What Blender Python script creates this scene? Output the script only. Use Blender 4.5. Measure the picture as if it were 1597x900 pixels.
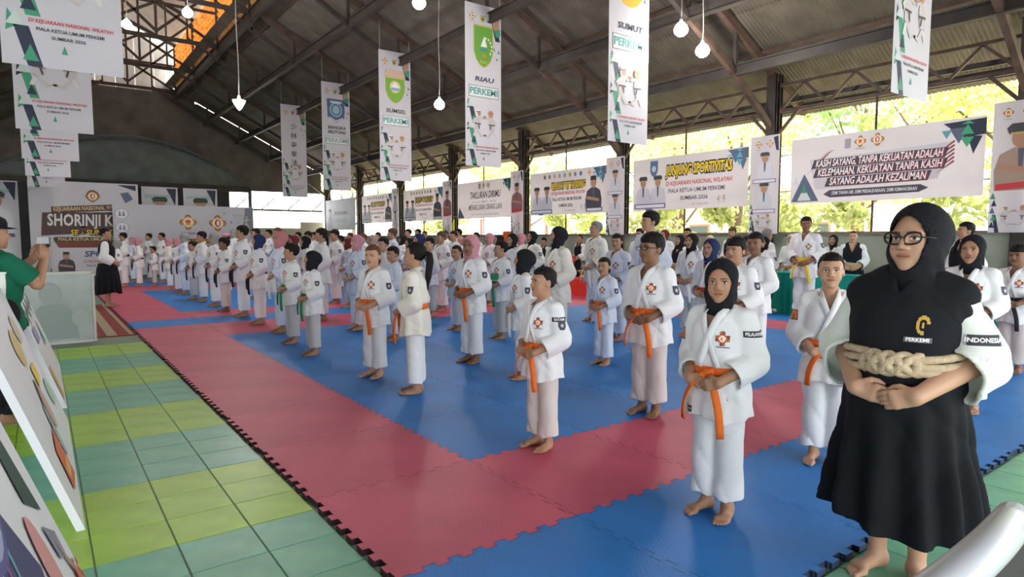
import bpy, math, random
import numpy as np
from mathutils import Vector, Matrix
from mathutils.bvhtree import BVHTree

for _o in list(bpy.data.objects): bpy.data.objects.remove(_o)
random.seed(7); RNG=np.random.default_rng(7)
SC=bpy.context.scene
COL=SC.collection
PI=math.pi
def R(a): return math.radians(a)

# ------------------------------------------------------------------ camera
FPX=988.0; VPX=60.0; HOR=372.0; CAMZ=1.40
_pitch=math.atan((450-HOR)/FPX)
_up=np.array([0,-math.cos(_pitch),-math.sin(_pitch)])
_y=np.array([VPX-798.5,HOR-450.0,FPX]); _y=_y-_up*_y.dot(_up); _y/=np.linalg.norm(_y)
_x=np.cross(_y,_up)
_M=Matrix(((_x[0],-_x[1],-_x[2]),(_y[0],-_y[1],-_y[2]),(_up[0],-_up[1],-_up[2])))
cam=bpy.data.objects.new('camera',bpy.data.cameras.new('camera')); COL.objects.link(cam)
cam.data.sensor_fit='HORIZONTAL'; cam.data.sensor_width=36.0; cam.data.lens=36.0*FPX/1597.0
cam.data.clip_start=0.05; cam.data.clip_end=400
cam.matrix_world=Matrix.Translation((0,0,CAMZ))@_M.to_4x4()
SC.camera=cam

# ------------------------------------------------------------------ light
W=bpy.data.worlds.new('sky'); SC.world=W; W.use_nodes=True
_bg=W.node_tree.nodes['Background']
_bg.inputs[0].default_value=(0.93,0.97,1.0,1); _bg.inputs[1].default_value=5.0
_s=bpy.data.lights.new('sun','SUN'); _s.energy=16.0; _s.angle=R(2.0); _s.color=(1.0,0.9,0.72)
sun=bpy.data.objects.new('sun',_s); COL.objects.link(sun)
sun.rotation_euler=Vector((-0.50,-0.20,-0.84)).to_track_quat('-Z','Y').to_euler()
SC.view_settings.view_transform='Standard'; SC.view_settings.look='None'
SC.view_settings.exposure=0.36; SC.view_settings.gamma=1.0; SC.view_settings.use_curve_mapping=False

# ------------------------------------------------------------------ materials
MATS={}
def srgb(r,g,b):
    f=lambda c:(c/12.92 if c<=0.04045 else ((c+0.055)/1.055)**2.4)
    return (f(r/255.0),f(g/255.0),f(b/255.0))
def mat(name,col,rough=0.6,noise=None,bump=None,metal=0.0,trans=0.0,emit=None,attr=False,spec=0.5,coat=0.0,alpha=1.0,transl=0.0):
    """noise=(scale,amount[,detail]) varies the colour; bump=(scale,strength[,kind])"""
    if name in MATS: return MATS[name]
    m=bpy.data.materials.new(name); m.use_nodes=True; MATS[name]=m
    nt=m.node_tree; b=nt.nodes['Principled BSDF']; L=nt.links.new
    b.inputs['Base Color'].default_value=(*col,1); b.inputs['Roughness'].default_value=rough
    b.inputs['Metallic'].default_value=metal; b.inputs['Specular IOR Level'].default_value=spec
    b.inputs['Coat Weight'].default_value=coat
    b.inputs['Transmission Weight'].default_value=trans; b.inputs['Alpha'].default_value=alpha
    src=None
    if attr:
        a=nt.nodes.new('ShaderNodeAttribute'); a.attribute_name='Col'
        mx=nt.nodes.new('ShaderNodeMix'); mx.data_type='RGBA'; mx.blend_type='MULTIPLY'; mx.inputs[0].default_value=1
        L(a.outputs['Color'],mx.inputs[6]); mx.inputs[7].default_value=(*col,1); src=mx.outputs[2]
    tc=None
    if noise or bump:
        tc=nt.nodes.new('ShaderNodeTexCoord')
    if noise:
        n=nt.nodes.new('ShaderNodeTexNoise'); n.inputs['Scale'].default_value=noise[0]
        n.inputs['Detail'].default_value=noise[2] if len(noise)>2 else 4
        L(tc.outputs['Object'],n.inputs['Vector'])
        rp=nt.nodes.new('ShaderNodeMapRange'); rp.inputs[1].default_value=0.3; rp.inputs[2].default_value=0.7
        rp.inputs[3].default_value=1-noise[1]; rp.inputs[4].default_value=1+noise[1]
        L(n.outputs['Fac'],rp.inputs[0])
        mx=nt.nodes.new('ShaderNodeMix'); mx.data_type='RGBA'; mx.blend_type='MULTIPLY'; mx.inputs[0].default_value=1
        if src: L(src,mx.inputs[6])
        else: mx.inputs[6].default_value=(*col,1)
        L(rp.outputs[0],mx.inputs[7]); src=mx.outputs[2]
    if src: L(src,b.inputs['Base Color'])
    if bump:
        n=nt.nodes.new('ShaderNodeTexNoise'); n.inputs['Scale'].default_value=bump[0]; n.inputs['Detail'].default_value=3
        L(tc.outputs['Object'],n.inputs['Vector'])
        bp=nt.nodes.new('ShaderNodeBump'); bp.inputs['Strength'].default_value=bump[1]; bp.inputs['Distance'].default_value=0.01
        L(n.outputs['Fac'],bp.inputs['Height']); L(bp.outputs[0],b.inputs['Normal'])
    if emit:
        b.inputs['Emission Color'].default_value=(*emit[0],1); b.inputs['Emission Strength'].default_value=emit[1]
    if transl>0:
        t=nt.nodes.new('ShaderNodeBsdfTranslucent'); t.inputs[0].default_value=(*col,1)
        if src: L(src,t.inputs[0])
        ms=nt.nodes.new('ShaderNodeMixShader'); ms.inputs[0].default_value=transl
        L(b.outputs[0],ms.inputs[1]); L(t.outputs[0],ms.inputs[2]); L(ms.outputs[0],nt.nodes['Material Output'].inputs[0])
    return m

# ------------------------------------------------------------------ mesh helpers
def link(o,parent=None):
    COL.objects.link(o)
    if parent is not None: o.parent=parent
    return o
def tag(o,label=None,cat=None,group=None,kind=None):
    if label: o['label']=label
    if cat: o['category']=cat
    if group: o['group']=group
    if kind: o['kind']=kind
    return o
def empty(name,loc=(0,0,0),rz=0,parent=None,**k):
    o=bpy.data.objects.new(name,None); o.empty_display_size=0.1; o.location=loc; o.rotation_euler=(0,0,rz)
    link(o,parent); return tag(o,**k)
def inst(name,me,parent=None,loc=(0,0,0),rot=(0,0,0),scale=None,mats=None,**k):
    o=bpy.data.objects.new(name,me); o.location=loc; o.rotation_euler=rot
    if scale is not None: o.scale=(scale,)*3 if isinstance(scale,(int,float)) else scale
    link(o,parent)
    if mats:
        for i,m in enumerate(mats):
            if i<len(o.material_slots):
                o.material_slots[i].link='OBJECT'; o.material_slots[i].material=m
    return tag(o,**k)
def mesh_np(name,v,f,mats=(),smooth=True,col=None,mi=None):
    """v (n,3); f (m,4) or (m,3) array, or list of lists"""
    me=bpy.data.meshes.new(name)
    if isinstance(f,np.ndarray):
        k=f.shape[1]; n=len(f)
        me.vertices.add(len(v)); me.vertices.foreach_set('co',np.asarray(v,np.float32).ravel())
        me.loops.add(n*k); me.loops.foreach_set('vertex_index',f.astype(np.int32).ravel())
        me.polygons.add(n); me.polygons.foreach_set('loop_start',np.arange(0,n*k,k,dtype=np.int32))
        me.update(calc_edges=True)
    else:
        me.from_pydata([tuple(map(float,q)) for q in v],[],f); me.update()
    if smooth: me.polygons.foreach_set('use_smooth',[True]*len(me.polygons))
    else: me.polygons.foreach_set('use_smooth',[False]*len(me.polygons))
    for m in mats: me.materials.append(m)
    if mi is not None: me.polygons.foreach_set('material_index',np.asarray(mi,np.int32))
    if col is not None:
        a=me.color_attributes.new('Col','FLOAT_COLOR','POINT')
        c=np.ones((len(v),4),np.float32); c[:,:3]=col; a.data.foreach_set('color',c.ravel())
    return me
class MB:
    def __init__(s): s.v=[]; s.f=[]; s.c=[]; s.mi=[]
    def add(s,vs,fs,col=(1,1,1),mi=0):
        b=len(s.v); s.v+= [tuple(map(float,q)) for q in vs]; s.c+=[col]*len(vs)
        s.f+=[[b+i for i in f] for f in fs]; s.mi+=[mi]*len(fs); return s
    def hexa(s,P,col=(1,1,1),mi=0):
        return s.add(P,[(0,3,2,1),(4,5,6,7),(0,1,5,4),(1,2,6,5),(2,3,7,6),(3,0,4,7)],col,mi)
    def box(s,c,d,rz=0,col=(1,1,1),mi=0):
        P=[];ca,sa=math.cos(rz),math.sin(rz)
        for z in (-.5,.5):
            for (x,y) in ((-.5,-.5),(.5,-.5),(.5,.5),(-.5,.5)):
                X,Y=x*d[0],y*d[1]; P.append((c[0]+X*ca-Y*sa,c[1]+X*sa+Y*ca,c[2]+z*d[2]))
        return s.hexa(P,col,mi)
    def beam(s,a,b,w,h,up=(0,0,1),col=(1,1,1),mi=0):
        a=Vector(a);b=Vector(b);d=(b-a).normalized();u=Vector(up)
        if abs(d.dot(u))>.98: u=Vector((1,0,0))
        x=d.cross(u).normalized(); z=x.cross(d).normalized(); P=[]
        for q in (a,b):
            for (i,j) in ((-.5,-.5),(.5,-.5),(.5,.5),(-.5,.5)): P.append(q+x*(i*w)+z*(j*h))
        return s.add(P,[(0,1,2,3),(7,6,5,4),(0,4,5,1),(1,5,6,2),(2,6,7,3),(3,7,4,0)],col,mi)
    def ibeam(s,a,b,w,h,t=.012,up=(0,0,1),col=(1,1,1)):
        a=Vector(a);b=Vector(b);d=(b-a).normalized();u=Vector(up)
        if abs(d.dot(u))>.98: u=Vector((1,0,0))
        x=d.cross(u).normalized(); z=x.cross(d).normalized()
        s.beam(a+z*(h/2),b+z*(h/2),w,t,z,col); s.beam(a-z*(h/2),b-z*(h/2),w,t,z,col); s.beam(a,b,t,h-t,z,col); return s
    def tube(s,pts,r,n=8,col=(1,1,1),mi=0,cap=True):
        pts=[Vector(p) for p in pts]; m=len(pts); rr=r if isinstance(r,(list,tuple)) else [r]*m
        vs=[];fs=[];u=None
        for i,p in enumerate(pts):
            d=(pts[min(i+1,m-1)]-pts[max(i-1,0)]).normalized()
            if u is None: u=d.orthogonal().normalized()
            u=(u-d*u.dot(d)); u=u.normalized() if u.length>1e-6 else d.orthogonal().normalized()
            w=d.cross(u)
            for k in range(n):
                t=2*PI*k/n; vs.append(p+(u*math.cos(t)+w*math.sin(t))*rr[i])
        for i in range(m-1):
            for k in range(n): fs.append((i*n+k,i*n+(k+1)%n,(i+1)*n+(k+1)%n,(i+1)*n+k))
        if cap: fs+= [tuple(range(n-1,-1,-1)),tuple((m-1)*n+k for k in range(n))]
        return s.add(vs,fs,col,mi)
    def lathe(s,prof,n=16,c=(0,0,0),col=(1,1,1),mi=0):
        vs=[];fs=[];m=len(prof)
        for r,z in prof:
            for k in range(n):
                t=2*PI*k/n; vs.append((c[0]+r*math.cos(t),c[1]+r*math.sin(t),c[2]+z))
        for i in range(m-1):
            for k in range(n): fs.append((i*n+k,i*n+(k+1)%n,(i+1)*n+(k+1)%n,(i+1)*n+k))
        fs+=[tuple(range(n-1,-1,-1)),tuple((m-1)*n+k for k in range(n))]
        return s.add(vs,fs,col,mi)
    def mesh(s,name,mats,smooth=False,usecol=False):
        if not isinstance(mats,(list,tuple)): mats=[mats]
        return mesh_np(name,s.v,s.f,mats,smooth,np.array(s.c) if usecol else None,s.mi)
    def build(s,name,mats,parent=None,smooth=False,usecol=False,**k):
        o=bpy.data.objects.new(name,s.mesh(name,mats,smooth,usecol)); link(o,parent); return tag(o,**k)
def ribbon(path,nrm,w,t):
    """flat strip with thickness along path; nrm per point = thin direction"""
    path=[Vector(p) for p in path]; m=len(path); vs=[];fs=[]
    for i,p in enumerate(path):
        d=(path[min(i+1,m-1)]-path[max(i-1,0)]).normalized(); n=Vector(nrm[i] if isinstance(nrm,list) else nrm)
        n=(n-d*n.dot(d)).normalized(); x=d.cross(n); ww=w[i] if isinstance(w,list) else w
        for (a,b) in ((-.5,-.5),(.5,-.5),(.5,.5),(-.5,.5)): vs.append(p+x*(a*ww)+n*(b*t))
    for i in range(m-1):
        for k in range(4): fs.append((i*4+k,i*4+(k+1)%4,i*4+4+(k+1)%4,i*4+4+k))
    fs+=[(3,2,1,0),tuple((m-1)*4+k for k in range(4))]
    return vs,fs

# ------------------------------------------------------------------ implicit surfaces
def P3(*a): return np.array(a,np.float32)
def rc(p,a,b,r1,r2):
    a=np.asarray(a,np.float32);b=np.asarray(b,np.float32); ba=b-a; pa=p-a
    h=np.clip(pa@ba/max(float(ba@ba),1e-9),0,1)
    q=pa-h[:,None]*ba
    return np.sqrt((q*q).sum(1))-(r1+(r2-r1)*h)
def el(p,c,r):
    r=np.asarray(r,np.float32); q=(p-np.asarray(c,np.float32))/r
    k0=np.sqrt((q*q).sum(1))+1e-6; q2=q/r; k1=np.sqrt((q2*q2).sum(1))+1e-6
    return k0*(k0-1)/k1
def smin(a,b,k):
    h=np.maximum(k-np.abs(a-b),0)/k
    return np.minimum(a,b)-h*h*k*.25
def smax(a,b,k): return -smin(-a,-b,k)
def chain(p,pts,rs,k=.01):
    d=None
    for i in range(len(pts)-1):
        e=rc(p,pts[i],pts[i+1],rs[i],rs[i+1]); d=e if d is None else np.minimum(d,e)
    return d
_ED=[(0,1),(2,3),(4,5),(6,7),(0,2),(1,3),(4,6),(5,7),(0,4),(1,5),(2,6),(3,7)]
def sdf_mesh(fn,lo,hi,h,coarse=6):
    lo=np.array(lo,np.float32);hi=np.array(hi,np.float32)
    n=np.ceil((hi-lo)/h).astype(int)+1; n=((n+coarse-1)//coarse)*coarse
    nc=n//coarse
    # coarse evaluation at block centres
    g=np.stack(np.meshgrid(*[np.arange(k) for k in nc],indexing='ij'),-1).reshape(-1,3)
    cen=lo+(g*coarse+coarse*.5)*h
    dc=fn(cen.astype(np.float32))
    act=np.abs(dc)<coarse*h*1.15+0.012
    V=np.where(dc>0,1.0,-1.0).astype(np.float32).reshape(nc)
    V=V.repeat(coarse,0).repeat(coarse,1).repeat(coarse,2)
    ab=g[act]*coarse
    off=np.stack(np.meshgrid(*[np.arange(coarse)]*3,indexing='ij'),-1).reshape(-1,3)
    idx=(ab[:,None,:]+off[None]).reshape(-1,3)
    out=np.empty(len(idx),np.float32); B=400000
    for s in range(0,len(idx),B): out[s:s+B]=fn((lo+idx[s:s+B]*h).astype(np.float32))
    V[idx[:,0],idx[:,1],idx[:,2]]=out
    S=V<0
    c=S[:-1,:-1,:-1].astype(np.int8)
    cnt=np.zeros_like(c)
    for i in (0,1):
        for j in (0,1):
            for k in (0,1): cnt+=S[i:S.shape[0]-1+i,j:S.shape[1]-1+j,k:S.shape[2]-1+k]
    ac=np.argwhere((cnt>0)&(cnt<8))
    crn=np.array([(i&1,(i>>1)&1,(i>>2)&1) for i in range(8)])
    vals=np.stack([V[ac[:,0]+q[0],ac[:,1]+q[1],ac[:,2]+q[2]] for q in crn],1)
    acc=np.zeros((len(ac),3),np.float32); num=np.zeros(len(ac),np.float32)
    for (a,b) in _ED:
        va,vb=vals[:,a],vals[:,b]; m=(va<0)!=(vb<0)
        t=np.where(m,va/np.where(np.abs(va-vb)<1e-9,1,va-vb),0)
        acc+=np.where(m[:,None],crn[a]+t[:,None]*(crn[b]-crn[a]),0); num+=m
    vert=lo+(ac+acc/num[:,None])*h
    ID=np.full(V.shape,-1,np.int32); ID[ac[:,0],ac[:,1],ac[:,2]]=np.arange(len(ac))
    F=[]
    for ax in range(3):
        sl0=[slice(None)]*3; sl1=[slice(None)]*3; sl0[ax]=slice(0,-1); sl1[ax]=slice(1,None)
        A=S[tuple(sl0)];Bq=S[tuple(sl1)]
        e=np.argwhere(A!=Bq); u,v=[(1,2),(2,0),(0,1)][ax]
        e=e[(e[:,u]>0)&(e[:,v]>0)]
        ins=A[e[:,0],e[:,1],e[:,2]]
        def gid(du,dv):
            q=e.copy(); q[:,u]-=du; q[:,v]-=dv; return ID[q[:,0],q[:,1],q[:,2]]
        f=np.stack([gid(0,0),gid(1,0),gid(1,1),gid(0,1)],1)
        f[~ins]=f[~ins][:,::-1]; F.append(f)
    F=np.concatenate(F); F=F[(F>=0).all(1)]
    return vert.astype(np.float32),F
def relax(v,f,n=1,w=.5):
    for _ in range(n):
        acc=np.zeros_like(v); cn=np.zeros(len(v),np.float32)
        for k in range(4):
            a=f[:,k]; b=f[:,(k+1)%4]
            np.add.at(acc,a,v[b]); np.add.at(cn,a,1); np.add.at(acc,b,v[a]); np.add.at(cn,b,1)
        v=v*(1-w)+w*acc/np.maximum(cn,1)[:,None]
    return v
def join(parts):
    vs=[];fs=[];cs=[];b=0
    for v,f,c in parts:
        vs.append(v); fs.append(f+b); cs.append(np.broadcast_to(np.asarray(c,np.float32),(len(v),3))); b+=len(v)
    return np.concatenate(vs),np.concatenate(fs),np.concatenate(cs)
def step(x,a,b):
    t=np.clip((x-a)/(b-a),0,1); return t*t*(3-2*t)
# ------------------------------------------------------------------ materials of the hall
STEEL=mat('dark_painted_steel',(.036,.027,.023),.65,noise=(3,.35))
STEEL2=mat('rusty_brown_steel',(.085,.050,.036),.7,noise=(4,.35))
STEELB=mat('blue_grey_steel',(.10,.12,.14),.6,noise=(4,.25))
SHEET=mat('zinc_roof_sheet',(.128,.106,.083),.6,noise=(1.3,.30,6),spec=.3)
SHEETW=mat('pale_roof_sheet',(.62,.60,.56),.6,noise=(1.5,.15))
LOUV=mat('amber_louvre',(.74,.42,.13),.6,noise=(5,.35),transl=.4)
PLASTER=mat('grey_green_plaster',(.30,.32,.27),.8,noise=(2,.12),bump=(40,.15))
BEIGE=mat('beige_plaster',(.55,.50,.42),.8,noise=(2,.1))
GABLE=mat('weathered_gable_board',(.10,.085,.075),.8,noise=(1.1,.35,6))
GABLE2=mat('grey_arch_board',(.125,.14,.135),.8,noise=(1.5,.2,5))
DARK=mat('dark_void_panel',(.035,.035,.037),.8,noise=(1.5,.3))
FLOOR=mat('worn_green_floor',(.17,.25,.17),.5,noise=(1.2,.2))
TEAL=mat('teal_floor_tile',(.135,.46,.29),.34,noise=(5,.16,6),bump=(9,.05),spec=.5)
LIME=mat('lime_floor_tile',(.34,.60,.035),.36,noise=(5,.13,6),bump=(9,.05),spec=.5)
def foam(name,col):
    m=mat(name,col,.46,noise=(1.6,.12,3),spec=.32)
    nt=m.node_tree; L=nt.links.new; b=nt.nodes['Principled BSDF']; tc=nt.nodes.new('ShaderNodeTexCoord')
    w=[]
    for ax,rot in ((0,.6),(1,-.6)):
        mp=nt.nodes.new('ShaderNodeMapping'); mp.inputs['Rotation'].default_value=(0,0,rot); L(tc.outputs['Object'],mp.inputs[0])
        wv=nt.nodes.new('ShaderNodeTexWave'); wv.inputs['Scale'].default_value=14; wv.inputs['Distortion'].default_value=.4; L(mp.outputs[0],wv.inputs[0]); w.append(wv)
    mm=nt.nodes.new('ShaderNodeMath'); mm.operation='MULTIPLY'; L(w[0].outputs['Fac'],mm.inputs[0]); L(w[1].outputs['Fac'],mm.inputs[1])
    bp=nt.nodes.new('ShaderNodeBump'); bp.inputs['Strength'].default_value=.22; bp.inputs['Distance'].default_value=.004
    L(mm.outputs[0],bp.inputs['Height']); L(bp.outputs[0],b.inputs['Normal']); return m
MRED=foam('red_foam_mat',(.60,.085,.155)); MBLUE=foam('blue_foam_mat',(.008,.195,.62)); MSIDE=mat('dark_foam_edge',(.045,.012,.020),.8); MSIDEB=mat('dark_foam_edge_blue',(.015,.03,.07),.8)

YT=[3.46+4.53*k for k in range(-1,8)]          # truss lines
XW=13.2; XC=3.7; ZR0=4.95; SL=.5
def zr(x): return ZR0+SL*(XW-x)

# ------------------------------------------------------------------ floor
fl=empty('floor',kind='structure')
mb=MB(); mb.box((3.7,16,-.13),(19.6,41,.2)); mb.build('floor_slab',FLOOR,fl)
TS=.97/3
tile=MB(); g=.0018; zt=.006
tile.hexa([(g,g,-.004),(TS-g,g,-.004),(TS-g,TS-g,-.004),(g,TS-g,-.004),(g+.003,g+.003,zt),(TS-g-.003,g+.003,zt),(TS-g-.003,TS-g-.003,zt),(g+.003,TS-g-.003,zt)])
tl_teal=tile.mesh('floor_tile',[TEAL]); tl_lime=tile.mesh('floor_tile',[LIME])
def strip(j):   # j counts tile rows from y=2.25; three rows a strip
    return tl_teal if (j//3)%2==0 else tl_lime
for j in range(-6,24):
    for i in range(1,7 if j>2 else 6):
        x=1.10-i*TS; y=2.25+j*TS
        inst('floor_tile',strip(j),fl,loc=(x,y,-.03))
for j in range(-6,-3):
    for i in range(0,20): inst('floor_tile',strip(j),fl,loc=(1.10+i*TS+.012,2.25+j*TS-.002,-.03))
for j in range(-9,-6):
    for i in range(3,16): inst('floor_tile',strip(j),fl,loc=(1.10+i*TS+.012,2.25+j*TS-.002,-.03))

# ------------------------------------------------------------------ puzzle mats
def mat_outline(L,W,n_per=16,d=.016):
    def edge(length):
        n=max(2,int(round(length*n_per))); pts=[(0,0)]; p=length/n
        for k in range(1,n-1):
            u=k*p; s=d if k%2==0 else -d
            pts+=[(u+.03*p,s*.15),(u-.02*p,s),(u+1.02*p,s),(u+.97*p,s*.15)]
        return pts
    e=edge(W); f=edge(L)
    return [(u,s) for u,s in e]+[(W+s,u) for u,s in f]+[(W,L)]+[(u,L+s) for u,s in reversed(e[1:])]+[(0,L)]+[(s,u) for u,s in reversed(f[1:])]
_matm={}
def mat_tile_mesh(L,W,col):
    k=(L,W,col)
    if k in _matm: return _matm[k]
    P=mat_outline(L,W); n=len(P); c=(W/2,L/2)
    q=[(c[0]+(x-c[0])*.9975,c[1]+(y-c[1])*.9975) for x,y in P]
    t=[(min(max(x,.035),W-.035),min(max(y,.035),L-.035)) for x,y in q]
    v=[(x,y,-.03) for x,y in q]+[(x,y,0.) for x,y in q]+[(x,y,0.) for x,y in t]
    f=[[i,(i+1)%n,n+(i+1)%n,n+i] for i in range(n)]; mi=[1]*n
    f+=[[n+i,n+(i+1)%n,2*n+(i+1)%n,2*n+i] for i in range(n)]; mi+=[0]*n
    base=len(v); v+=[(.035,.035,0.),(W-.035,.035,0.),(W-.035,L-.035,0.),(.035,L-.035,0.)]
    f.append([base,base+1,base+2,base+3]); mi.append(0)
    me=mesh_np('mat_tile',v,f,[MRED if col=='r' else MBLUE,MSIDE if col=='r' else MSIDEB],False,None,mi)
    _matm[k]=me; return me
mats_root=empty('floor_mat',(1.12,1.30,0),label='red and blue interlocking foam mats covering the hall floor',cat='floor mat')
rows=[]; y=1.30
for h in [1]*8+[.5]+[1]+[.5]+[1]+[1.1]+[1]*6+[1]*5: rows.append((y,h)); y+=h
for (y0,h) in rows:
    for k in range(10):
        ym=y0+h/2
        if ym<2.3: c='b'
        elif ym<3.3: c='r'
        elif 11.3<ym<12.3: c='b' if k<9 else 'r'
        elif k==0: c='r'
        elif 9.8<ym<13.4: c='r'
        elif ym>19.4 and ym<21.4: c='r'
        elif ym>21.4: c='b'
        elif k==8: c='r'
        else: c='b'
        inst('mat_tile',mat_tile_mesh(h,1,c),mats_root,loc=(k*1.0,y0-1.30,0))

# ------------------------------------------------------------------ ceiling: sheets, trusses, purlins
ce=empty('ceiling',kind='structure')
def sheet_mesh(name,w,l,nw,m):
    n=nw*4; v=[];f=[]
    for j in (0,1):
        for i in range(n+1): v.append((i/n*w,j*l,.013*math.sin(2*PI*nw*i/n)))
    for i in range(n): f.append([i,i+1,n+2+i,n+1+i])
    return mesh_np(name,v,f,[m],True)
ang=math.atan(SL)
shm=sheet_mesh('roof_sheet',.99,3.55,12,SHEET); shw=sheet_mesh('lantern_sheet',2.02,2.36,20,SHEETW)
for side in (1,-1):
    for j in range(42):
        yy=-4.2+j*.957
        for k in range(3):
            x=14.75-k*3.08; z=zr(x)+.17+.006*(j%2)+.02*k
            if side==1:   # local x -> +Y, local y -> up the slope
                M=Matrix(((0,-math.cos(ang),math.sin(ang)),(1,0,0),(0,math.sin(ang),math.cos(ang))))
                loc=(x,yy,z)
            else:
                M=Matrix(((0,math.cos(ang),math.sin(ang)),(1,0,0),(0,math.sin(ang),-math.cos(ang))))
                loc=(2*XC-x,yy,z)
            inst('roof_sheet',shm,ce,loc=loc,rot=M.to_euler())
ang2=math.atan(.42)
for side in (1,-1):
    for j in range(20):
        yy=-4.2+j*2.0
        M=Matrix(((0,-side*math.cos(ang2),math.sin(ang2)),(1,0,0),(0,math.sin(ang2),side*math.cos(ang2))))
        inst('lantern_sheet',shw,ce,loc=(XC+side*2.17,yy,10.78),rot=M.to_euler())
# purlins
def pur(x,z,w,h,m,nm='purlin'):
    for sx in (x,2*XC-x):
        b=MB(); b.ibeam((sx,-4,z),(sx,36,z),w,h,.03); b.build(nm,m,ce)
for x,z in ((11.7,4.88),(10.15,5.68),(8.6,6.5),(7.1,7.3)): pur(x,z-.02,.12,.20,STEEL)
pur(5.72,8.42,.16,.34,STEEL,'ridge_beam')
pur(14.3,zr(14.3)+.02,.07,.14,STEEL)
for x in (12.6,10.9,9.4,7.85,6.4):
    for sx in (x,2*XC-x):
        b=MB(); b.beam((sx,-4,zr(x)+.11),(sx,36,zr(x)+.11),.05,.08); b.build('purlin',STEEL2,ce)
# louvres of the raised lantern
for side in (1,-1):
    X=XC+side*2.06
    for b_ in range(len(YT)-1):
        for k in range(9):
            z=8.78+k*.215; m=MB(); m.beam((X,YT[b_]+.07,z),(X,YT[b_+1]-.07,z),.03,.20,up=(-.45*side,0,1)); m.build('louvre_slat',LOUV,ce)
# trusses
def P(side,x): return XC+side*(x-XC)
for yt in YT:
    tr=empty('roof_truss',(XC,yt,0),parent=ce)
    def mem(nm,a,b,w,h,m=STEEL):
        q=MB(); q.beam((a[0]-XC,0,a[1]),(b[0]-XC,0,b[1]),w,h); q.build(nm,m,tr)
    nodes=[(13.1,3.82),(11.7,4.80),(10.15,5.62),(8.6,6.45),(7.1,7.26),(5.72,8.05)]
    for sd in (1,-1):
        q=lambda n:(P(sd,n[0]),n[1])
        mem('rafter',q((14.45,zr(14.45))),q((5.72,zr(5.72))),.11,.17,STEEL2)
        for i in range(5): mem('lower_chord',q(nodes[i]),q(nodes[i+1]),.10,.13,STEEL2 if i<2 else STEEL)
        for n in nodes[1:5]: mem('web_post',q(n),q((n[0],zr(n[0]))),.07,.07)
        mem('lantern_post',q((5.72,8.0)),q((5.72,10.75)),.10,.10)
        mem('lantern_rafter',q((5.86,10.68)),q((XC,11.62)),.10,.12)
        mem('lantern_brace',q((5.72,8.55)),q((XC+.0,9.75)),.07,.09)
        mem('lantern_brace',q((5.72,10.6)),q((XC,8.75)),.07,.09)
        mem('tie_brace',q((7.1,7.26)),q((4.7,8.66)),.07,.09)
        mem('lantern_strut',q((4.7,8.6)),q((4.7,11.1)),.06,.06)
    mem('tie_beam',(P(-1,5.72),8.55),(P(1,5.72),8.55),.10,.13)
    mem('tie_beam',(P(-1,5.72),9.75),(P(1,5.72),9.75),.07,.09)
    mem('king_post',(XC,8.55),(XC,11.55),.08,.08)

# ------------------------------------------------------------------ right side: columns, low wall, lattice girders
wr=empty('wall_right',kind='structure')
b=MB(); b.box((XW+.08,16,.735),(.20,41,1.53)); b.build('low_wall',PLASTER,wr)
b=MB(); b.box((XW+.06,16,1.515),(.28,41,.05)); b.build('wall_cap',mat('brown_sill',(.20,.14,.11),.7),wr)
for yt in YT:
    c=empty('column',(XW,yt,0),parent=wr)
    for dx in (-.11,.11):
        b=MB(); b.ibeam((dx,0,-.03),(dx,0,5.0),.20,.09,.02,up=(1,0,0)); b.build('flange',STEEL,c)
    b=MB(); b.box((0,0,2.5),(.16,.03,5.0)); b.build('web_plate',STEEL,c)
    for dy in (-1,1):
        b=MB(); b.beam((0,dy*.05,3.62),(0,dy*.55,4.16),.05,.06); b.build('knee_brace',STEEL2,c)
for i in range(len(YT)-1):
    y0,y1=YT[i]+.14,YT[i+1]-.14
    gd=empty('lattice_girder',(XW,y0,0),parent=wr); L=y1-y0
    for nm,z,h in (('bottom_chord',4.18,.07),('top_chord',4.74,.06)):
        b=MB(); b.beam((0,0,z),(0,L,z),.08,h); b.build(nm,STEEL2,gd)
    b=MB(); b.beam((.35,0,4.46),(.35,L,4.46),.06,.10); b.build('eave_purlin',STEEL,gd)
    n=8
    for k in range(n):
        za,zb=(4.20,4.72) if k%2==0 else (4.72,4.20)
        b=MB(); b.beam((0,L*k/n,za),(0,L*(k+1)/n,zb),.05,.05); b.build('diagonal',STEEL2,gd)
    ym=(YT[i]+YT[i+1])/2
    b=MB(); b.tube([(XW-.02,ym+.1,1.5),(XW-.02,ym+.1,4.16)],.022,8); b.build('thin_post',STEEL2,wr,smooth=True)
for z in (3.20,2.42):
    b=MB(); b.tube([(XW-.05,-4,z),(XW-.05,36,z)],.011,6); b.build('rail_wire',STEELB,wr,smooth=True)

# left side (behind the frame, upper boards added to cut sky light on the roof)
wl=empty('wall_left',kind='structure')
b=MB(); b.box((2*XC-XW-.08,16,.485),(.2,41,1.03)); b.build('low_wall',PLASTER,wl)
for k in range(10):
    b=MB(); b.box((2*XC-XW-.1,-2+k*4.02,3.6),(.06,4.0,3.2)); b.build('light_block_board',GABLE,wl)
for yt in YT:
    b=MB(); b.box((2*XC-XW,yt,2.5),(.26,.2,5.0)); b.build('column',STEEL,wl)

wn=empty('light_block_front',kind='structure')  # unseen boards behind the camera, added to hold back daylight from there
for k in range(12):
    x=-5.8+k*1.58; b=MB(); b.box((x+.79,-4.3,(2.7+max(2.8,min(zr(x+.79),zr(2*XC-x-.79),8.6)))/2),(1.58,.06,max(2.8,min(zr(x+.79),zr(2*XC-x-.79),8.6))-2.7)); b.build('light_block_board',GABLE,wn)
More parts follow.
